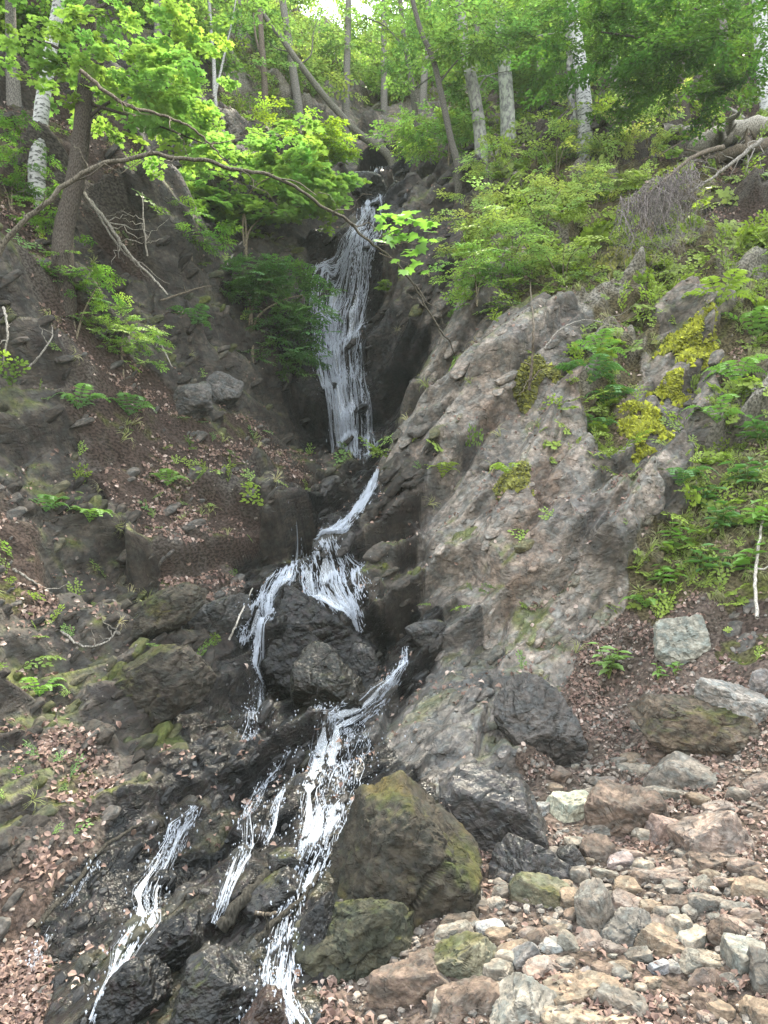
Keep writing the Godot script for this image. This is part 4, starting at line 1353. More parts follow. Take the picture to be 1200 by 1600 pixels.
func spray_mesh(seed_: int, kind: String, leaf_len: float) -> ArrayMesh:
	var r := RandomNumberGenerator.new()
	r.seed = seed_
	var lv := MB.new()
	var tw := MB.new()
	var twigs := [[Vector3.ZERO, Vector3(1, 0.05, 0), 1.0]]
	for k in 4:
		var t := 0.15 + 0.2 * k
		var s := 1.0 if k % 2 == 0 else -1.0
		twigs.append([Vector3(t, 0.02, 0), Vector3(0.75, r.randf_range(-0.12, 0.16), s * r.randf_range(0.55, 0.95)).normalized(), r.randf_range(0.35, 0.6) * (1.1 - t * 0.5)])
	for w in twigs:
		var a: Vector3 = w[0]
		var d: Vector3 = w[1]
		var L: float = w[2]
		var pts := PackedVector3Array([a, a + d * L * 0.5 + Vector3(0, 0.015, 0), a + d * L - Vector3(0, 0.05 * L, 0)])
		tw.tube(pts, PackedFloat32Array([0.009, 0.006, 0.003]), 3)
		var n := int(L * (10 if kind != "lobed" else 5)) + 1
		for k in n + 1:
			var f := (k + 0.6) / (n + 0.6)
			var p := pts[0].lerp(pts[1], f * 2.0) if f < 0.5 else pts[1].lerp(pts[2], f * 2.0 - 1.0)
			var s := 1.0 if k % 2 == 0 else -1.0
			var ld := (d * 0.75 + Vector3(-d.z, 0, d.x) * s * r.randf_range(0.5, 0.95) + Vector3(0, r.randf_range(-0.4, 0.2), 0)).normalized()
			if k == n: ld = (d + Vector3(0, -0.2, 0)).normalized()
			var up := Vector3(r.randf_range(-0.35, 0.35), 1, r.randf_range(-0.35, 0.35)).normalized()
			var len_ := leaf_len * r.randf_range(0.7, 1.2)
			var br := r.randf_range(0.75, 1.2)
			var col := Color(br, br * r.randf_range(0.94, 1.05), br)
			if kind == "lobed":
				var st := p + ld * leaf_len * 0.35
				tw.tube(PackedVector3Array([p, st]), PackedFloat32Array([0.003, 0.002]), 3)
				lobed_leaf(lv, st, ld, up, len_, col)
			else:
				leaf_shape(lv, p, ld, up, len_, len_ * (0.58 if kind == "oval" else 0.36), 0.1, col)
	var am := ArrayMesh.new()
	am.add_surface_from_arrays(Mesh.PRIMITIVE_TRIANGLES, lv.arrays())
	am.surface_set_material(0, M.leaf)
	am.add_surface_from_arrays(Mesh.PRIMITIVE_TRIANGLES, tw.arrays())
	am.surface_set_material(1, M.twig_plain)
	return am

var sprays := {}

func make_sprays() -> void:
	M.twig_plain = StandardMaterial3D.new()
	M.twig_plain.albedo_color = Color(0.2, 0.17, 0.13)
	M.twig_plain.roughness = 0.9
	for k in 3:
		sprays["oval%d" % k] = spray_mesh(50 + k, "oval", 0.17)
		sprays["lobed%d" % k] = spray_mesh(60 + k, "lobed", 0.30)
		sprays["narrow%d" % k] = spray_mesh(70 + k, "narrow", 0.2)

func plane_point(px: float, py: float, z: float) -> Vector3:
	var d := ray(px, py)
	return cam_pos + d * (z / d.z)

func fill_crown(xf: Array, cs: PackedColorArray, blobs: Array, z: float, size: float, col: Color, gap: float, droop: float) -> void:
	# blobs: [place x, y, half width, half height (in photo pixels), half depth in metres, count, push back]
	for b in blobs:
		var c := plane_point(b[0], b[1], z - (b[6] if b.size() > 6 else 0.0))
		var m := (c.distance_to(cam_pos)) / FOCAL
		var want: int = b[5] if b[1] > -30 else int(b[5] * (0.2 if b[0] > 350 else 0.7))
		var made := 0
		var tries := 0
		while made < want and tries < want * 8:
			tries += 1
			var q := Vector3(rng.randfn(0, 0.5), rng.randfn(0, 0.5), rng.randfn(0, 0.5))
			if q.length() > 1.15: continue
			var p := c + Vector3(q.x * b[2] * m, q.y * b[3] * m, q.z * b[4])
			if noise2.get_noise_3d(p.x * 0.55, p.y * 1.1, p.z * 0.55) + 0.3 * noise.get_noise_3d(p.x * 1.9, p.y * 2.6, p.z * 1.9) < gap: continue
			var s := size * rr(0.7, 1.25)
			var bs := Basis.from_euler(Vector3(rr(-0.35, 0.35), rr(0, TAU), rr(-0.25, 0.15) - droop))
			xf.append(Transform3D(bs.scaled(Vector3(s, s, s)), p))
			var f := rr(0.72, 1.2)
			var warm := rr(-0.12, 0.18)
			cs.append(Color(col.r * f * (1.0 + warm), col.g * f, col.b * f * (1.0 - warm)))
			made += 1

func crown(parent: Node3D, kind: String, blobs: Array, z: float, size: float, col: Color, gap := -0.15, droop := 0.1) -> void:
	var xf := []
	var cs := PackedColorArray()
	# (fill_crown appends to a fresh copy of packed arrays)
	var parts := [[], [], []]
	var cols := [PackedColorArray(), PackedColorArray(), PackedColorArray()]
	var all := []
	var allc := PackedColorArray()
	fill_crown_into(all, allc, blobs, z, size, col, gap, droop)
	for i in all.size():
		var t: Transform3D = all[i][0]
		t.origin -= parent.position
		var k := i % 3
		parts[k].append(t)
		cols[k].append(all[i][1])
	for k in 3:
		if parts[k].size() > 0:
			scatter_part("crown" if k == 0 else "crown", sprays[kind + str(k)], parts[k], cols[k], parent)

func fill_crown_into(all: Array, _c, blobs: Array, z: float, size: float, col: Color, gap: float, droop: float) -> void:
	for b in blobs:
		var xf := []
		var cs := PackedColorArray()
		fill_crown(xf, cs, [b], z, size, col, gap, droop)
		# colours again in step with the places
		for i in xf.size():
			var f := rr(0.72, 1.2)
			var warm := rr(-0.12, 0.18)
			all.append([xf[i], Color(col.r * f * (1.0 + warm), col.g * f, col.b * f * (1.0 - warm))])

func local_tube(parent: Node3D, called: String, pts: PackedVector3Array, r0: float, r1: float, sides: int, mat: Material, col: Color, bump := 0.1) -> void:
	var mb := MB.new()
	var p2 := PackedVector3Array()
	var rad := PackedFloat32Array()
	for i in pts.size():
		p2.append(pts[i] - parent.position)
		var f := float(i) / (pts.size() - 1)
		rad.append(lerpf(r0, r1, f) * (1.0 + 0.35 * exp(-f * 14.0) if called == "trunk" else 1.0))
	mb.tube(p2, rad, sides, col, bump, int(r0 * 1000))
	part(called, mb.mesh(mat), parent)

# trunk: places in the photograph, the first at the foot; they stand in one upright plane
func tree(called: String, label: String, group: String, trunk: Array, r0: float, r1: float, mat: String, bark: Color, limbs: Array, kind: String, blobs: Array, size: float, col: Color, gap := -0.15, z_at := 0.0, behind := 1.8) -> Node3D:
	var foot: Vector3 = hit(trunk[0][0], trunk[0][1]) if z_at == 0.0 else plane_point(trunk[0][0], trunk[0][1], z_at)
	if z_at != 0.0: foot = ground_under(foot)
	var z := foot.z
	var o := base(called, foot, label, "tree", group)
	var ctrl := [foot + Vector3(0, -1.3, -0.35)]
	for i in trunk.size():
		var p := plane_point(trunk[i][0], trunk[i][1], z)
		if trunk[i].size() > 2: p = plane_point(trunk[i][0], trunk[i][1], z + trunk[i][2])
		if i > 0 or z_at == 0.0: ctrl.append(p)
	local_tube(o, "trunk", spline(ctrl, 9), r0, r1, 12, M[mat], bark, 0.035)
	for l in limbs:
		var lc := []
		for q in l[0]:
			lc.append(plane_point(q[0], q[1], z + (q[2] if q.size() > 2 else 0.0)))
		local_tube(o, "limb", spline(lc, 6), l[1], l[1] * 0.25, 6, M[mat], bark, 0.06)
	if blobs.size() > 0:
		var back := []
		for b in blobs:
			var c: Array = b.duplicate()
			if c.size() == 6 and behind > 0.0 and c[1] > -30: c.append(behind)
			back.append(c)
		crown(o, kind, back, z, size, col, gap)
	return o

func build_trees() -> void:
	make_sprays()
	var grey := Color(0.16, 0.154, 0.143)
	var darkb := Color(0.075, 0.065, 0.052)
	var pale := Color(0.42, 0.42, 0.40)
	var bright := Color(0.27, 0.42, 0.12)
	var lime := Color(0.37, 0.49, 0.18)
	var mid := Color(0.17, 0.28, 0.09)
	var deep := Color(0.075, 0.15, 0.035)
	# --- left
	tree("birch_tree", "white barked birch leaning right on the left slope", "", [[58, 262], [62, 200], [74, 110], [92, 0], [118, -160], [140, -330]], 0.15, 0.06, "birch", Color(0.45, 0.44, 0.42),
		[[[[80, 60], [110, 10], [160, -60]], 0.035], [[[92, -10], [60, -80], [10, -150]], 0.035]], "oval", [[120, -150, 190, 110, 1.6, 130], [90, -300, 160, 120, 1.6, 90]], 0.5, mid)
	tree("dark_tree", "thick dark mossy trunk rising in front of the birch", "", [[98, 425], [100, 360], [118, 280], [130, 180], [138, 60], [142, -80], [150, -300]], 0.165, 0.09, "bark", darkb,
		[[[[128, 190], [190, 150], [270, 135]], 0.035], [[[134, 110], [80, 70], [10, 60]], 0.035], [[[132, 160], [230, 190], [345, 235]], 0.03], [[[140, 20], [220, -20], [300, -60]], 0.04]], "lobed",
		[[200, 125, 140, 45, 1.3, 110], [270, 185, 95, 42, 1.1, 70], [335, 235, 45, 25, 0.6, 14], [-20, 60, 40, 30, 0.9, 14], [210, 45, 130, 35, 1.3, 50], [120, -110, 260, 90, 1.6, 110], [150, -260, 260, 110, 1.8, 110]], 0.28, bright, -0.1, 0.0, 0.0)
	tree("slender_tree", "pair of thin pale stems forking on the upper left slope", "", [[336, 165], [334, 100], [328, 20], [322, -120]], 0.06, 0.03, "bark", pale, [[[[336, 150], [352, 80], [366, 15], [380, -80]], 0.035]], "oval", [[330, -90, 130, 70, 1.2, 60], [350, 40, 110, 60, 1.4, 45]], 0.55, mid)
	tree("broken_tree", "dark split trunk with pale heartwood standing above the left bank", "", [[414, 190], [413, 120], [408, 50], [404, -60]], 0.11, 0.06, "bark", Color(0.17, 0.14, 0.11), [[[[410, 90], [400, 60], [396, 20]], 0.05]], "oval", [[400, -70, 120, 80, 1.4, 60], [380, 70, 70, 70, 1.2, 34]], 0.6, mid)
	tree("leaning_tree", "bare trunk leaning far left over the lip of the upper fall", "", [[612, 252], [560, 208], [515, 160], [468, 100], [440, 60], [405, 12], [370, -60]], 0.12, 0.055, "bark", Color(0.16, 0.15, 0.125),
		[[[[462, 97], [452, 70], [445, 30], [430, -20]], 0.03], [[[470, 100], [486, 85], [490, 50], [505, 10]], 0.03], [[[450, 80], [430, 75], [418, 62]], 0.02]], "oval", [[400, -40, 130, 70, 1.6, 60]], 0.6, mid)
	# --- behind the lip, right
	tree("young_beech", "slim dark trunk just right of the leaning bare trunk", "slim trunks above the fall", [[655, 250], [650, 190], [640, 110], [628, 30], [618, -100]], 0.10, 0.06, "bark", Color(0.12, 0.115, 0.095), [[[[636, 80], [600, 40], [560, 25]], 0.03], [[[645, 140], [690, 110], [720, 100]], 0.025]], "oval", [[610, 40, 110, 50, 1.6, 45], [600, -100, 150, 90, 2.0, 90]], 0.62, mid)
	tree("young_beech", "slim dark trunk bending left, second from the leaning bare trunk", "slim trunks above the fall", [[716, 268], [705, 220], [690, 150], [676, 90], [655, 40], [630, -60]], 0.09, 0.05, "bark", Color(0.11, 0.105, 0.088), [[[[686, 130], [720, 90], [760, 70]], 0.025]], "oval", [[690, 60, 110, 50, 1.6, 60], [650, -110, 140, 80, 2.0, 80]], 0.62, mid)
	tree("beech_tree", "smooth grey beech trunk leaning left behind the slim dark trunks", "grey beeches on the upper right slope", [[752, 238], [745, 170], [732, 100], [718, 10], [706, -140]], 0.17, 0.11, "beech", grey * 1.5, [[[[742, 150], [760, 120], [800, 110]], 0.03]], "oval", [[735, 60, 60, 40, 0.8, 26, -1.2], [720, -40, 170, 80, 2.4, 120], [770, 130, 90, 40, 1.4, 40]], 0.7, mid)
	tree("beech_tree", "tallest pale grey beech trunk with dark branch scars", "grey beeches on the upper right slope", [[794, 205], [790, 130], [785, 60], [778, -20], [770, -180]], 0.20, 0.13, "beech", Color(0.34, 0.335, 0.31), [[[[786, 90], [830, 60], [880, 50]], 0.04], [[[786, 130], [760, 118], [735, 125]], 0.025]], "oval", [[800, 40, 70, 40, 0.8, 40, -1.4], [830, 60, 90, 45, 1.8, 100], [800, -60, 200, 80, 2.6, 130]], 0.7, mid)
	tree("birch_tree", "pale trunk with dark blotches half hidden by leaves on the upper right slope", "", [[915, 205], [912, 150], [905, 90], [896, 20], [888, -120]], 0.19, 0.12, "birch", Color(0.38, 0.375, 0.36), [], "oval", [[900, 30, 100, 60, 2.0, 110], [890, -90, 160, 80, 2.2, 90]], 0.66, mid)
	tree("beech_tree", "grey stump like trunk below the pale blotched trunk", "grey beeches on the upper right slope", [[897, 208], [895, 170], [892, 100], [888, 20]], 0.13, 0.09, "beech", grey * 1.4, [], "oval", [[860, 120, 60, 40, 1.6, 45]], 0.66, mid)
	tree("birch_tree", "white trunk at the frame's right edge above the fallen log", "", [[1198, 170], [1192, 90], [1186, 0], [1180, -120]], 0.20, 0.14, "birch", Color(0.42, 0.42, 0.4), [], "oval", [[1170, 10, 90, 60, 1.6, 60], [1180, -100, 160, 80, 2.0, 70]], 0.6, mid)
	tree("dark_tree", "dark leafy tree hanging over the upper right slope", "", [[1072, 205], [1066, 140], [1058, 40], [1050, -120]], 0.14, 0.09, "bark", darkb, [[[[1060, 80, 1.5], [1000, 60, 3.0], [940, 50, 4.0]], 0.05], [[[1058, 30, 1.5], [1100, 10, 3.0], [1150, 20, 4.0]], 0.05]], "oval",
		[[1000, 90, 130, 90, 1.4, 120, -3.5], [1090, 60, 110, 80, 1.4, 95, -3.5], [960, 20, 120, 60, 1.4, 70, -3.0], [1120, 130, 60, 50, 1.0, 24, -3.0], [1020, -90, 220, 90, 2.0, 120, -3.0]], 0.6, deep, -0.05)
	# --- far up the gully, pale in the haze
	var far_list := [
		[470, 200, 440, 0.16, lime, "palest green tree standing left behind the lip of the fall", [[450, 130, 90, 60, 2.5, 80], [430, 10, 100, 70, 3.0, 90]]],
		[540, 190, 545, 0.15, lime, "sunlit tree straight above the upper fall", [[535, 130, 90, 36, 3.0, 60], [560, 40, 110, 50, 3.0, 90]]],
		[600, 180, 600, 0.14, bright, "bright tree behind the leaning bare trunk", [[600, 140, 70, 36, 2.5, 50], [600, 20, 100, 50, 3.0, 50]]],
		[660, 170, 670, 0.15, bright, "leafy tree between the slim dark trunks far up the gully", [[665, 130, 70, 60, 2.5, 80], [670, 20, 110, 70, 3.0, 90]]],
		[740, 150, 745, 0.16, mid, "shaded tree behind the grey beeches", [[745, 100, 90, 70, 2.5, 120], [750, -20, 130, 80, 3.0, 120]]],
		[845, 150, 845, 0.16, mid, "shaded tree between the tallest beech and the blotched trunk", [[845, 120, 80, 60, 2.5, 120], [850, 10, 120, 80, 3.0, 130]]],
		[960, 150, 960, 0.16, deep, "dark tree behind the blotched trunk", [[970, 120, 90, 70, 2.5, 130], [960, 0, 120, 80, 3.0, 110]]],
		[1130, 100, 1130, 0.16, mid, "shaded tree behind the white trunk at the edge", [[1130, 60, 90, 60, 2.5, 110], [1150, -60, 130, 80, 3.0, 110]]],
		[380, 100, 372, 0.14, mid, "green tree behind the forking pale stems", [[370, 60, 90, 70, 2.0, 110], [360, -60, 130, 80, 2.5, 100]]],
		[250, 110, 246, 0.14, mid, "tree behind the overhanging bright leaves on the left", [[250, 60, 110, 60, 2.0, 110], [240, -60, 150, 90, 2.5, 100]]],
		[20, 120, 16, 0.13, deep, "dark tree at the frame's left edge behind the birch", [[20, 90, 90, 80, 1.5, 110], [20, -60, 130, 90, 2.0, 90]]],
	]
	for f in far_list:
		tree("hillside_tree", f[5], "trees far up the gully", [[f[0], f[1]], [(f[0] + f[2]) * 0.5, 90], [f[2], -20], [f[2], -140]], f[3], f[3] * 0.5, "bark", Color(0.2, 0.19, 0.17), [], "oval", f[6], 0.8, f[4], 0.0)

# ------------------------------------------------------------------ shrubs and saplings
func shrub(called: String, label: String, category: String, group: String, px: float, py: float, stems: Array, r: float, kind: String, blobs: Array, size: float, col: Color, gap := -0.15, droop := 0.1) -> void:
	var foot := hit(px, py)
	var o := base(called, foot, label, category, group)
	for s in stems:
		var ctrl := [foot - Vector3(0, 0.1, 0)]
		for q in s: ctrl.append(plane_point(q[0], q[1], foot.z + (q[2] if q.size() > 2 else 0.0)))
		local_tube(o, "stem", spline(ctrl, 6), r, r * 0.3, 5, M.bark, Color(0.2, 0.17, 0.12), 0.05)
	crown(o, kind, blobs, foot.z, size, col, gap, droop)

func build_shrubs() -> void:
	var yellow := Color(0.40, 0.46, 0.19)
	var bright := Color(0.26, 0.41, 0.12)
	var mid := Color(0.13, 0.25, 0.05)
	var cool := Color(0.085, 0.18, 0.055)
	for q in [[745, 385, 70, 55, 42, "yellow green shrub leaning out beside the upper fall's right edge"], [800, 400, 75, 50, 46, "light yellow green shrub above the brow of the right rock face"], [850, 340, 90, 60, 60, "broad yellow green shrub in the middle of the upper right slope"], [770, 290, 60, 50, 40, "light green shrub between the slim dark trunks and the broad shrub"],
		[930, 300, 80, 50, 46, "airy yellow green shrub left of the hanging dead twigs"], [880, 420, 90, 45, 44, "low light green shrub above the ferns on the right rock face"], [960, 235, 70, 40, 40, "yellow green shrub below the pale blotched trunk"], [1010, 200, 50, 28, 20, "small yellow green shrub left of the pale fallen log"], [870, 250, 70, 36, 36, "light green shrub below the tallest pale beech"]]:
		shrub("shrub", q[5], "shrub", "shrubs spilling down the upper right slope", q[0], q[1] + 25, [[[q[0] - 20, q[1] - 10, 0.3], [q[0] - 35, q[1] - q[3] * 0.7, 0.4]], [[q[0] + 10, q[1] - 15, 0.3], [q[0] + 30, q[1] - q[3] * 0.8, 0.4]], [[q[0], q[1] - 10, 0.2], [q[0] + 4, q[1] - q[3], 0.3]]], 0.016, "oval",
			[[q[0], q[1] - 18, q[2], q[3], 0.8, int(q[4] * 1.1)]], 0.42, yellow.lerp(bright, rr(0.0, 0.7)), -0.1)
	shrub("shrub", "light green shrub filling the hollow beside the upper fall's right edge", "shrub", "", 745, 470, [[[742, 430], [730, 400]], [[750, 440], [770, 410]]], 0.02, "oval", [[735, 420, 55, 32, 0.6, 60], [780, 450, 60, 30, 0.6, 40]], 0.36, bright)
	shrub("sapling", "bright lobed leaves fanning over the left shoulder of the upper fall", "sapling", "", 385, 400, [[[380, 340], [400, 290], [470, 260]], [[390, 360], [430, 330], [500, 320]], [[380, 330], [340, 310], [310, 300]]], 0.03, "lobed",
		[[450, 262, 110, 32, 1.0, 105], [410, 315, 110, 36, 1.0, 95], [490, 320, 45, 26, 0.6, 24], [350, 320, 70, 30, 0.7, 40]], 0.36, bright, -0.2)
	shrub("sapling", "flat dark sprays hanging beside the left edge of the upper fall", "sapling", "", 395, 560, [[[390, 500], [410, 450], [450, 420]], [[400, 500], [440, 470], [480, 460]], [[390, 470], [360, 430], [330, 420]]], 0.03, "oval",
		[[440, 470, 80, 60, 0.8, 150], [400, 440, 80, 40, 0.8, 90], [460, 540, 50, 40, 0.6, 60], [350, 480, 60, 40, 0.8, 50]], 0.40, cool, -0.15, 0.25)
	shrub("shrub", "green bush at the foot of the thick dark trunk", "shrub", "", 120, 520, [[[110, 470], [100, 440]], [[130, 490], [150, 450]]], 0.02, "oval", [[90, 470, 60, 40, 0.5, 60], [130, 440, 50, 40, 0.5, 40], [60, 430, 50, 30, 0.5, 30]], 0.24, mid)
	shrub("shrub", "light green bush clinging to the middle of the left slope", "shrub", "", 195, 590, [[[190, 540], [200, 500]], [[180, 550], [160, 520]]], 0.02, "oval", [[190, 530, 60, 45, 0.5, 70], [160, 500, 50, 36, 0.5, 40], [230, 520, 36, 30, 0.4, 22]], 0.24, bright)
	shrub("shrub", "green tangle hanging at the left edge of the frame", "shrub", "", 20, 330, [[[20, 290], [40, 270]], [[10, 300], [-10, 260]]], 0.02, "oval", [[20, 290, 60, 40, 0.6, 60], [50, 340, 60, 40, 0.6, 40], [10, 220, 50, 50, 0.6, 40]], 0.28, mid)
	shrub("shrub", "small leafy bush on the slope under the arching branch", "shrub", "", 300, 400, [[[300, 370], [310, 350]], [[290, 380], [270, 350]]], 0.02, "narrow", [[300, 360, 70, 30, 0.7, 50], [240, 330, 60, 30, 0.7, 36]], 0.36, mid)
	shrub("shrub", "pale green bush behind the head of the yellow green shrub", "shrub", "", 700, 255, [[[700, 220], [690, 200]], [[705, 230], [720, 210]]], 0.02, "oval", [[700, 215, 60, 36, 1.0, 60], [640, 200, 40, 30, 0.8, 30]], 0.55, bright)
	shrub("shrub", "sunlit low bush on the lip left of the upper fall", "shrub", "", 470, 250, [[[470, 220], [480, 200]], [[460, 230], [440, 210]]], 0.02, "oval", [[470, 215, 70, 34, 1.0, 70], [530, 225, 40, 24, 0.8, 30], [420, 240, 50, 30, 0.8, 30]], 0.55, Color(0.34, 0.50, 0.07))
# ------------------------------------------------------------------ ferns and leafy plants
func fern_mesh(mb: MB, seed_: int, length: float) -> void:   # one frond from the origin, arching along +x
	var r := RandomNumberGenerator.new()
	r.seed = seed_
	var n := 11
	var mid_ := PackedVector3Array([Vector3.ZERO])
	var last := Vector3.ZERO
	for k in n:
		var f := (k + 1.0) / n
		var p := Vector3(f * 0.85, 0.62 * sin(f * 2.2) * (1.0 - 0.25 * f), 0) * length
		var d := (p - last).normalized()
		var w := length * 0.26 * sin(clampf(f * 1.15, 0.1, 1.0) * PI * 0.92) + 0.01 * length
		for s: float in [-1.0, 1.0]:
			leaf_shape(mb, p, (Vector3(0, -0.15, s) + d * 0.35).normalized(), Vector3(-d.y, d.x, 0), w * r.randf_range(0.85, 1.1), length * 0.085, 0.08)
		mid_.append(p)
		last = p
	var rad := PackedFloat32Array()
	for k in mid_.size(): rad.append(length * 0.012 * (1.05 - float(k) / mid_.size()))
	mb.tube(mid_, rad, 3)

func fern(label: String, px: float, py: float, size: float, col: Color, group: String) -> void:
	var foot := hit(px, py)
	var o := base("fern", foot, label, "fern", group)
	var nn := normal_at(foot)
	var n := 8
	for k in n:
		var mb := MB.new()
		fern_mesh(mb, int(px) + k, size * rr(0.75, 1.15))
		for i in mb.c.size(): mb.c[i] = col * rr(0.92, 1.06)
		var m := part("frond", mb.mesh(M.leaf), o)
		m.rotation = Vector3(rr(-0.15, 0.15), TAU * k / n + rr(-0.25, 0.25), rr(-0.3, 0.15))
		m.position = nn * 0.02

func broadleaf(label: String, px: float, py: float, size: float, leaves: int, stems: int, col: Color, group: String, tall := 0.7) -> void:
	# upright stems that carry big pointed leaves, each leaf its own part
	var foot := hit(px, py)
	var o := base("leafy_plant", foot, label, "plant", group)
	for s in stems:
		var lean := Vector3(rr(-0.5, 0.5), 1.0, rr(-0.1, 0.6)).normalized()
		var h := size * tall * rr(0.7, 1.15)
		var pts := PackedVector3Array([Vector3(rr(-0.08, 0.08), -0.03, rr(-0.05, 0.05)) * size])
		pts.append(pts[0] + lean * h * 0.5 + Vector3(0, 0.05, 0) * size)
		pts.append(pts[0] + lean * h + Vector3(0, 0.02, 0.03) * size)
		var sm := MB.new()
		sm.tube(pts, PackedFloat32Array([0.007, 0.005, 0.003]), 5, Color(0.09, 0.12, 0.03))
		part("stem", sm.mesh(M.twig), o)
		var per := int(ceil(float(leaves) / stems))
		for k in per:
			var f := 0.3 + 0.7 * (k + 0.5) / per
			var p := pts[0].lerp(pts[1], f * 2.0) if f < 0.5 else pts[1].lerp(pts[2], f * 2.0 - 1.0)
			var a := k * 2.4 + s * 1.3 + rr(-0.3, 0.3)
			var d := Vector3(cos(a), rr(-0.25, 0.3), sin(a)).normalized()
			var mb := MB.new()
			var L := size * rr(0.3, 0.46) * (1.15 - 0.45 * f)
			var fr := rr(0.8, 1.2)
			leaf_shape(mb, Vector3.ZERO, d, Vector3(rr(-0.2, 0.2), 1, rr(0, 0.4)), L, L * rr(0.4, 0.5), 0.13, Color(col.r * fr, col.g * fr, col.b * fr))
			part("leaf", mb.mesh(M.leaf), o).position = p

func build_plants() -> void:
	var cool := Color(0.10, 0.20, 0.065)
	var fresh := Color(0.17, 0.30, 0.07)
	var yel := Color(0.26, 0.34, 0.06)
	# yellow moss cushions
	for m in [[1082, 530, 84, 70, "upper cushion of bright yellow moss on the right bank"], [1008, 662, 60, 92, "lower cushion of bright yellow moss at the brow of the rock face"], [1045, 612, 60, 34, "small yellow moss cushion between the two large ones"], [970, 410, 90, 70, "olive moss cushion below the hanging dead twigs"], [806, 745, 56, 40, "yellowish moss patch in the middle of the right rock face"], [840, 590, 60, 36, "olive moss patch on the brow of the right rock face"]]:
		moss(m)
	broadleaf("pale leafy plant growing at the foot of the right rock face beside the path", 950, 1058, 0.5, 26, 5, Color(0.2, 0.3, 0.1), "")
	broadleaf("small leafy seedling in the earth left of the leaning flat slab", 1030, 1062, 0.22, 10, 3, fresh, "")
	broadleaf("low leafy seedling below the leaning flat slab", 1055, 1055, 0.2, 10, 3, fresh, "")
	var spots_ := [
		[1160, 905, 0.5, "leafy plant with big drooping leaves nearest the pale upright stem"], [1105, 905, 0.5, "big leaved plant at the bottom of the green bank, left of the pale stem"], [1180, 840, 0.55, "big leaved plant at the frame's edge above the pale stem's foot"],
		[1130, 840, 0.5, "broad leaved plant halfway up the green bank near the pale stem"], [1060, 870, 0.45, "broad leaved plant at the left foot of the green bank"], [1040, 920, 0.4, "broad leaved plant beside the rock face's right foot"],
		[1170, 770, 0.55, "broad leaved plant at the frame's edge, middle of the green bank"], [1090, 800, 0.45, "broad leaved plant in the middle of the green bank"], [1195, 700, 0.55, "broad leaved plant at the frame's edge below the yellow moss"],
		[1140, 700, 0.5, "broad leaved plant right below the yellow moss cushions"]]
	for s in spots_:
		broadleaf(s[3], s[0], s[1], s[2] * 1.15, 24, 4, fresh if s[0] % 20 == 0 else cool, "broad leaved plants on the right bank")
	var ferns := [
		[950, 640, 0.6, cool, "fern clump hanging left of the lower yellow moss cushion"], [920, 600, 0.6, cool, "upper fern clump on the brow of the right rock face"], [935, 560, 0.5, fresh, "third fern clump, highest on the brow of the right rock face"],
		[930, 680, 0.5, cool, "lowest fern hanging over the right rock face"], [1120, 660, 0.5, fresh, "fern right of the lower yellow moss cushion"], [1150, 600, 0.6, fresh, "fern right of the upper yellow moss cushion"],
		[1060, 760, 0.5, cool, "fern on the left of the green bank"], [1180, 530, 0.7, fresh, "fern at the frame's edge beside the upper yellow moss"], [1120, 480, 0.7, yel, "fern just above the upper yellow moss"],
		[1010, 950, 0.3, fresh, "small fern at the right foot of the rock face"], [690, 745, 0.35, yel, "dry yellowish tuft on the left shoulder of the rock face"], [800, 745, 0.35, yel, "yellow green tuft in the middle of the rock face"],
		[140, 815, 0.4, fresh, "pale fern on the left slope among dead leaves"], [70, 800, 0.4, cool, "dark fern low on the left edge"], [200, 650, 0.45, cool, "fern in the middle of the left slope"], [260, 760, 0.35, fresh, "little fern on the left slope above the leaf drift"],
		[300, 510, 0.5, cool, "fern under the dark sprays left of the upper fall"], [120, 640, 0.45, cool, "fern beside the mossy hump on the left"], [60, 1090, 0.3, fresh, "fern low on the mossy left bank"]]
	for f in ferns:
		fern(f[4], f[0], f[1], f[2], f[3], "ferns of the gully")
	# low growth nobody would count
	var xf := [[], [], []]
	var cs := [PackedColorArray(), PackedColorArray(), PackedColorArray()]
	for t in 75000:
		var k := int(rng.randf() * NR * 0.93) * NC + rng.randi_range(4, NC - 5)
		var c := gcls[k]
		var p := gpos[k]
		var dep := p.distance_to(cam_pos)
		var d := noise.get_noise_3d(p.x * 0.5 + 80.0, p.y * 0.5, p.z * 0.5) + 0.4 * noise2.get_noise_3d(p.x * 1.7, p.y * 1.7, p.z * 1.7)
		var chance: float = ([0.0, 0.02, 0.06, 0.0, 0.5, 0.035, 0.0][c] + (gwet[k] * 0.9 if c == 1 else 0.0)) * clampf(0.5 + 1.5 * d, 0.0, 1.3)
		if c == 2 and dep < 8.0 and p.x > 1.0: chance *= 0.1
		if dep < 6.0: chance *= 0.25
		if c == 2 and dep > 17.0: chance = 0.25 * clampf(0.6 + d, 0, 1)
		if rng.randf() > chance: continue
		var covered := false
		for m in moss_at:
			if p.distance_to(m[0]) < m[1] * 1.15: covered = true
		if covered: continue
		var q := rng.randi_range(0, 2) if dep > 8.5 and p.x > 0.0 else 2 * rng.randi_range(0, 1)
		var q_lobed := q == 1
		var s := (0.13 + 0.34 * pow(rng.randf(), 2.0)) * clampf(dep / 11.0, 0.7, 1.5) * (0.6 if q_lobed else 1.0)
		if dep < 8.5: s = minf(s, 0.2)
		var nn := (gnor[k] + Vector3.UP).normalized()
		var b := basis_on(nn, rr(0, TAU), 0.3) * Basis.from_euler(Vector3(0, 0, rr(0.2, 1.0)))
		xf[q].append(Transform3D(b.scaled(Vector3(s, s, s)), p))
		var f := rr(0.7, 1.2)
		var col := cool.lerp(yel, clampf(0.45 + d + (0.4 if p.x > 1.5 else -0.2), 0, 1))
		cs[q].append(Color(col.r * f, col.g * f, col.b * f))
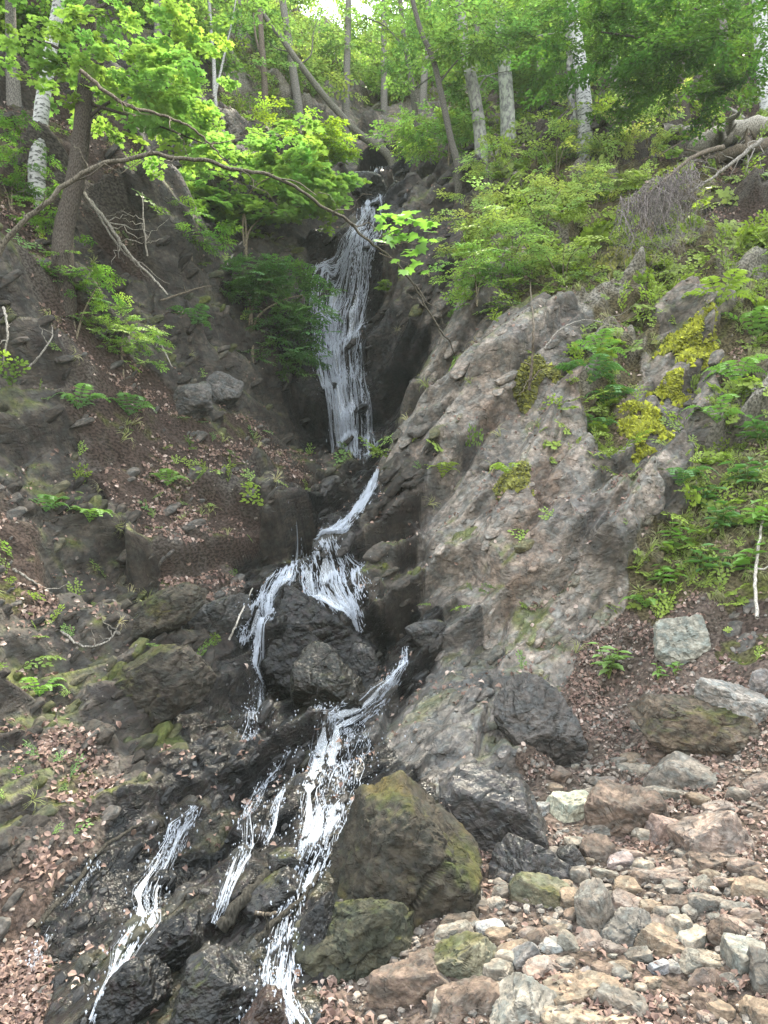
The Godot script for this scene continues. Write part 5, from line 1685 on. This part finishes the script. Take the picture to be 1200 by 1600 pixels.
	var total := 0
	for q in 3:
		total += xf[q].size()
		tag(scatter_part("undergrowth", sprays[["oval0", "lobed1", "oval2"][q]], xf[q], cs[q], self), ["low green plants covering the banks", "lobed leaved low plants covering the banks", "small leafy seedlings covering the banks"][q], "", "", "stuff")
	# grass hanging from the banks
	var gb := MB.new()
	for k in 16:
		var a := rr(0, TAU)
		var d := Vector3(cos(a), 0, sin(a))
		var l := rr(0.6, 1.0)
		var sd := Vector3(-sin(a), 0, cos(a)) * 0.018
		var p0 := d * 0.05
		var p1 := d * l * 0.3 + Vector3(0, l * 0.6, 0)
		var p2 := d * l * 0.75 + Vector3(0, l * 0.62, 0)
		var p3 := d * l * 1.05 + Vector3(0, l * 0.3, 0)
		gb.face(p0 - sd, p0 + sd, p1 - sd); gb.face(p0 + sd, p1 + sd, p1 - sd); gb.face(p1 - sd, p1 + sd, p2); gb.face(p2 + sd * 0.5, p3, p2 - sd * 0.5)
	var gx := []
	var gc := PackedColorArray()
	for t in 40000:
		var k := int(rng.randf() * NR * 0.9) * NC + rng.randi_range(4, NC - 5)
		var c := gcls[k]
		var p := gpos[k]
		var d := noise.get_noise_3d(p.x * 0.7, p.y * 0.7 + 33.0, p.z * 0.7)
		var chance: float = [0.0, 0.02, 0.035, 0.0, 0.3, 0.03, 0.0][c] * clampf(0.4 + 2.0 * d, 0.0, 1.4)
		if rng.randf() > chance: continue
		if c != 4 and p.distance_to(cam_pos) < 6.5: continue
		var s := rr(0.1, 0.26)
		gx.append(Transform3D(basis_on((gnor[k] + Vector3.UP * 0.4).normalized(), rr(0, TAU), 0.3).scaled(Vector3(s, s, s)), p))
		gc.append(Color(0.32, 0.36, 0.13).lerp(Color(0.42, 0.36, 0.24), pow(rng.randf(), 2.0)) * rr(0.6, 1.0))
	tag(scatter_part("grass", gb.mesh(M.leaf), gx, gc, self), "tufts of thin grass hanging from the banks", "", "", "stuff")
	print("undergrowth ", total, " grass ", gx.size())

func moss(m: Array) -> void:
	var c := hit(m[0], m[1])
	var dep := c.distance_to(cam_pos)
	var o := base("moss_cushion", c, m[4], "moss", "moss cushions on the right bank")
	var mb := MB.new()
	moss_at.append([c, (m[2] + m[3]) * 0.25 * dep / FOCAL])
	var tint := Color(0.27, 0.28, 0.035) if "cushion" in m[4] and not "olive" in m[4] else Color(0.2, 0.2, 0.05)
	var w0 := to_uv(c)
	var ru: float = m[2] * 0.62 * dep / FOCAL
	var rv: float = m[3] * 0.75 * dep / FOCAL
	# a pile of short tufts that follows the ground
	for t in 3600:
		var a := rr(0, TAU)
		var q := sqrt(rng.randf())
		var u := w0.x + cos(a) * q * ru
		var v := w0.y + sin(a) * q * rv
		if rng.randf() < q * q * 0.8: continue
		if q > 0.75 + 1.1 * noise.get_noise_2d(u * 2.2, v * 2.2): continue
		var p := from_uv(u, v, height(u, v) + 0.05 * (1.0 - q * q) - 0.005) - c
		var nn := normal_at(p + c)
		var s := rr(0.016, 0.05)
		var d1 := nn.cross(Vector3(rr(-1, 1), rr(-1, 1), rr(-1, 1))).normalized()
		var d2 := nn.cross(d1)
		var f := rr(0.45, 1.15)
		var col := Color(tint.r * f, tint.g * f, tint.b)
		var tip := p + nn * s * 1.3 + d1 * rr(-0.6, 0.6) * s
		for k in 3:
			var x := p + (d1 * cos(k * 2.09) + d2 * sin(k * 2.09)) * s
			var y := p + (d1 * cos(k * 2.09 + 2.09) + d2 * sin(k * 2.09 + 2.09)) * s
			mb.face(x, y, tip, col)
	var t := part("tuft", mb.mesh(M.leaf_moss), o)
	t.set_meta("kind", "stuff")

# ------------------------------------------------------------------ dead wood
func wander(a: Vector3, b: Vector3, n: int, wobble: float) -> PackedVector3Array:
	var out := PackedVector3Array()
	var seed_ := rr(0, 900)
	var len_ := a.distance_to(b)
	for i in n + 1:
		var f := float(i) / n
		var e := sin(f * PI)
		out.append(a.lerp(b, f) + Vector3(noise.get_noise_2d(seed_, f * 2.5), noise.get_noise_2d(seed_ + 40.0, f * 2.5), noise.get_noise_2d(seed_ + 80.0, f * 2.5)) * wobble * len_ * (0.4 + e))
	return out

func stick(called: String, label: String, category: String, group: String, pts: Array, r0: float, r1: float, col: Color, lift := 0.05, twigs := 0, tl := 0.5) -> Node3D:
	# pts: places on the slope, or with a distance when they hang free
	var ctrl := []
	for q in pts:
		if q.size() > 2: ctrl.append(at(q[0], q[1], q[2]))
		else:
			var d := hit_depth(q[0], q[1])
			ctrl.append(at(q[0], q[1], d - lift - r0))
	var o := base(called, ctrl[0], label, category, group)
	var sp := spline(ctrl, 9)
	var kink := rr(0, 500)
	for i in range(1, sp.size() - 1):
		if r0 == 0.032: sp[i] += Vector3(0, noise2.get_noise_2d(kink, i * 0.09) * 0.05 + noise2.get_noise_2d(kink + 9.0, i * 0.3) * 0.012, 0)
		sp[i] += Vector3(noise2.get_noise_2d(kink, i * 0.35), noise2.get_noise_2d(kink + 50.0, i * 0.35), 0.0) * (0.006 + r0 * 0.3)
	local_tube(o, "stem", sp, r0, r1, 8 if r0 > 0.03 else 5, M.bark, col, 0.04)
	for k in twigs:
		var i := rng.randi_range(2, sp.size() - 2)
		var d := (sp[i] - sp[i - 1]).normalized()
		var e := sp[i] + (d * rr(0.2, 1.0) + Vector3(rr(-1, 1), rr(-0.9, 0.7), rr(-0.2, 0.7)).normalized() * 0.9) * tl * rr(0.5, 1.2)
		var w := wander(sp[i], e, 6, 0.12)
		local_tube(o, "twig", w, r1 * 0.8 + 0.002, 0.0025, 4, M.bark, col, 0.0)
	return o

func build_deadwood() -> void:
	var grey := Color(0.26, 0.24, 0.21)
	var pale := Color(0.42, 0.39, 0.34)
	var dark := Color(0.045, 0.04, 0.035)
	var brown := Color(0.16, 0.13, 0.10)
	stick("branch", "long thin branch arching across in front of the upper fall", "branch", "", [[-10, 405, 8.2], [40, 345, 8.2], [110, 283, 8.3], [180, 254, 8.4], [265, 243, 8.6], [350, 256, 8.8], [430, 280, 9.1], [520, 330, 9.5], [590, 385, 10.0], [640, 440, 10.5], [690, 515, 11.0], [712, 556, 11.6]], 0.032, 0.009, Color(0.13, 0.115, 0.09), 0.0, 15, 0.6)
	stick("branch", "leafless branch drooping under the bright overhanging leaves", "branch", "", [[125, 110, 7.8], [190, 160, 7.9], [250, 180, 8.1], [300, 200, 8.2], [330, 228, 8.3], [350, 250, 8.4]], 0.022, 0.006, brown, 0.0, 5, 0.5)
	stick("log", "pale fallen log with broken limbs lying across the upper right slope", "log", "", [[1090, 232], [1130, 212], [1170, 203], [1230, 196]], 0.24, 0.21, Color(0.36, 0.33, 0.28), 0.1, 9, 0.9)
	stick("log", "thinner grey log lying behind the pale fallen log", "log", "", [[1030, 202], [1075, 205], [1120, 215]], 0.13, 0.11, grey, 0.05, 3, 0.5)
	stick("branch", "dark bough reaching down left from the pale fallen log", "branch", "", [[1130, 230, 13.4], [1085, 245, 13.2], [1040, 280, 12.9], [1010, 305, 12.8]], 0.05, 0.012, brown, 0.1, 8, 0.8)
	stick("branch", "broken dead bough slanting below the pale fallen log", "branch", "", [[1190, 218, 13.2], [1150, 250, 13.0], [1110, 280, 12.9], [1075, 300, 12.7]], 0.04, 0.012, grey, 0.1, 9, 0.8)
	stick("branch", "grey forked limb standing up behind the pale fallen log", "branch", "", [[1175, 195], [1140, 170], [1100, 152]], 0.05, 0.02, grey, 0.5, 3, 0.6)
	stick("log", "dark mossy log lying below the pale fallen log at the frame's edge", "log", "", [[1120, 250], [1165, 232], [1225, 222]], 0.14, 0.12, brown, 0.1, 6, 0.7)
	# a curtain of dead twigs
	var o := base("dead_twigs", at(1022, 330, 12.6), "curtain of grey dead twigs hanging below the fallen log", "twigs")
	for k in 190:
		var x := rr(968, 1085)
		var a := at(x, 318.0 - (x - 975.0) * 0.55 + rr(-14, 12), rr(12.5, 13.1))
		var b := a + Vector3(rr(-0.35, 0.3), -rr(0.35, 1.5), rr(-0.1, 0.45))
		local_tube(o, "twig", wander(a, b, 6, 0.16), rr(0.004, 0.010), 0.002, 3, M.bark, Color(0.22, 0.19, 0.18) * rr(0.7, 1.2), 0.0)
	var group := "dead sticks on the left slope"
	stick("stick", "pale dead branch slanting down from the thick dark trunk", "stick", group, [[130, 300], [165, 345], [200, 395], [240, 435], [262, 460]], 0.035, 0.012, pale, 0.25, 6, 0.5)
	stick("stick", "second pale dead branch crossing below the first one", "stick", group, [[120, 290], [150, 330], [185, 385], [212, 410]], 0.022, 0.008, grey, 0.4, 5, 0.5)
	stick("stick", "forked dead twig standing on the slope under the arching branch", "stick", group, [[355, 415], [372, 385], [395, 360], [415, 345]], 0.022, 0.006, grey, 0.3, 5, 0.45)
	stick("stick", "thin upright dead stem left of the upper fall", "stick", group, [[230, 400], [225, 350], [222, 300]], 0.016, 0.006, pale, 0.4, 5, 0.5)
	stick("stick", "bare stick lying across the left slope above the square block", "stick", group, [[250, 470], [310, 450], [330, 447]], 0.02, 0.01, brown, 0.2, 3, 0.3)
	stick("stick", "long bare stick leaning down the left slope towards the leaf drift", "stick", group, [[240, 510], [262, 560], [290, 612]], 0.015, 0.007, pale, 0.12, 2, 0.3)
	stick("stick", "curved pale stick at the left edge below the dark trunk", "stick", group, [[5, 480], [12, 520], [4, 570]], 0.018, 0.01, pale, 0.1, 2, 0.3)
	stick("stick", "thin dead stick low on the left slope beside the ferns", "stick", group, [[45, 575], [70, 545], [82, 520], [74, 490]], 0.016, 0.006, grey, 0.1, 3, 0.3)
	stick("stick", "crooked grey stick lying on the mossy left bank", "stick", group, [[20, 890], [55, 910], [85, 930]], 0.02, 0.008, grey, 0.05, 4, 0.3)
	stick("stick", "long pale stick lying down the lower left bank", "stick", group, [[95, 985], [130, 1010], [170, 1000], [185, 975]], 0.016, 0.006, grey, 0.05, 4, 0.35)
	stick("stick", "pale straight stick propped beside the middle cascade", "stick", group, [[358, 1000], [378, 955], [401, 908]], 0.014, 0.008, pale, 0.12, 0)
	stick("log", "black wet branch slanting beside the broad rill pair", "log", "", [[345, 1450], [385, 1400], [420, 1362]], 0.045, 0.03, dark, 0.02, 0)
	stick("stick", "dark stick lying across the foam of the lower cascade", "stick", "sticks in the stream", [[402, 1470], [440, 1432], [475, 1400], [500, 1362]], 0.022, 0.014, dark, 0.12, 1, 0.2)
	stick("stick", "short stick bridging the water left of the foam", "stick", "sticks in the stream", [[400, 1427], [432, 1428]], 0.014, 0.01, brown, 0.1, 0)
	stick("stick", "long thin stick lying down the wet rock beside the far left rill", "stick", "sticks in the stream", [[55, 1450], [110, 1390], [160, 1325], [225, 1285]], 0.02, 0.012, dark, 0.06, 1, 0.2)
	stick("stick", "pale upright stem at the foot of the green bank", "stick", "", [[1183, 965], [1180, 900], [1186, 850], [1192, 808]], 0.02, 0.014, pale, 0.15, 2, 0.5)
	stick("stick", "thin pale stem hanging down the right bank under the yellow moss", "stick", "", [[1082, 690], [1094, 720], [1088, 755]], 0.014, 0.01, pale, 0.12, 0)
	stick("stick", "slim sapling stem standing on the brow of the right rock face", "stick", "", [[826, 610], [832, 560], [833, 500], [828, 440]], 0.024, 0.012, brown, 0.25, 3, 0.6)
	stick("stick", "arched bare twig over the brow of the right rock face", "stick", "", [[850, 545], [875, 515], [910, 500], [945, 505]], 0.014, 0.005, grey, 0.5, 3, 0.4)
	# the near lobed leaves that hang from the arching branch in front of the fall
	var t := base("leafy_twig", at(600, 350, 9.9), "twig of large lobed bright leaves hanging before the upper fall", "twig")
	for k in 3:
		var e: Vector3 = [at(660, 345, 9.9), at(672, 378, 10.0), at(640, 412, 10.1)][k]
		local_tube(t, "twig", wander(at(592, 372 + 12 * k, 9.95), e, 6, 0.05), 0.008, 0.003, 4, M.bark, brown, 0.0)
	for k in 46:
		var c := [[610, 345], [640, 335], [655, 352], [628, 372], [660, 378], [636, 400], [604, 372], [650, 415], [615, 330]]
		var q = c[k % 9]
		var mb := MB.new()
		var fr := rr(0.85, 1.25)
		lobed_leaf(mb, Vector3.ZERO, Vector3(rr(-1, 1), rr(-0.5, 0.1), rr(-1, 1)).normalized(), Vector3(rr(-0.3, 0.3), 1, rr(-0.1, 0.6)).normalized(), rr(0.11, 0.19), Color(0.19 * fr, 0.33 * fr, 0.09))
		part("leaf", mb.mesh(M.leaf), t).position = at(q[0] + rr(-20, 20), q[1] + rr(-11, 11), 9.9 + rr(-0.25, 0.25)) - t.position
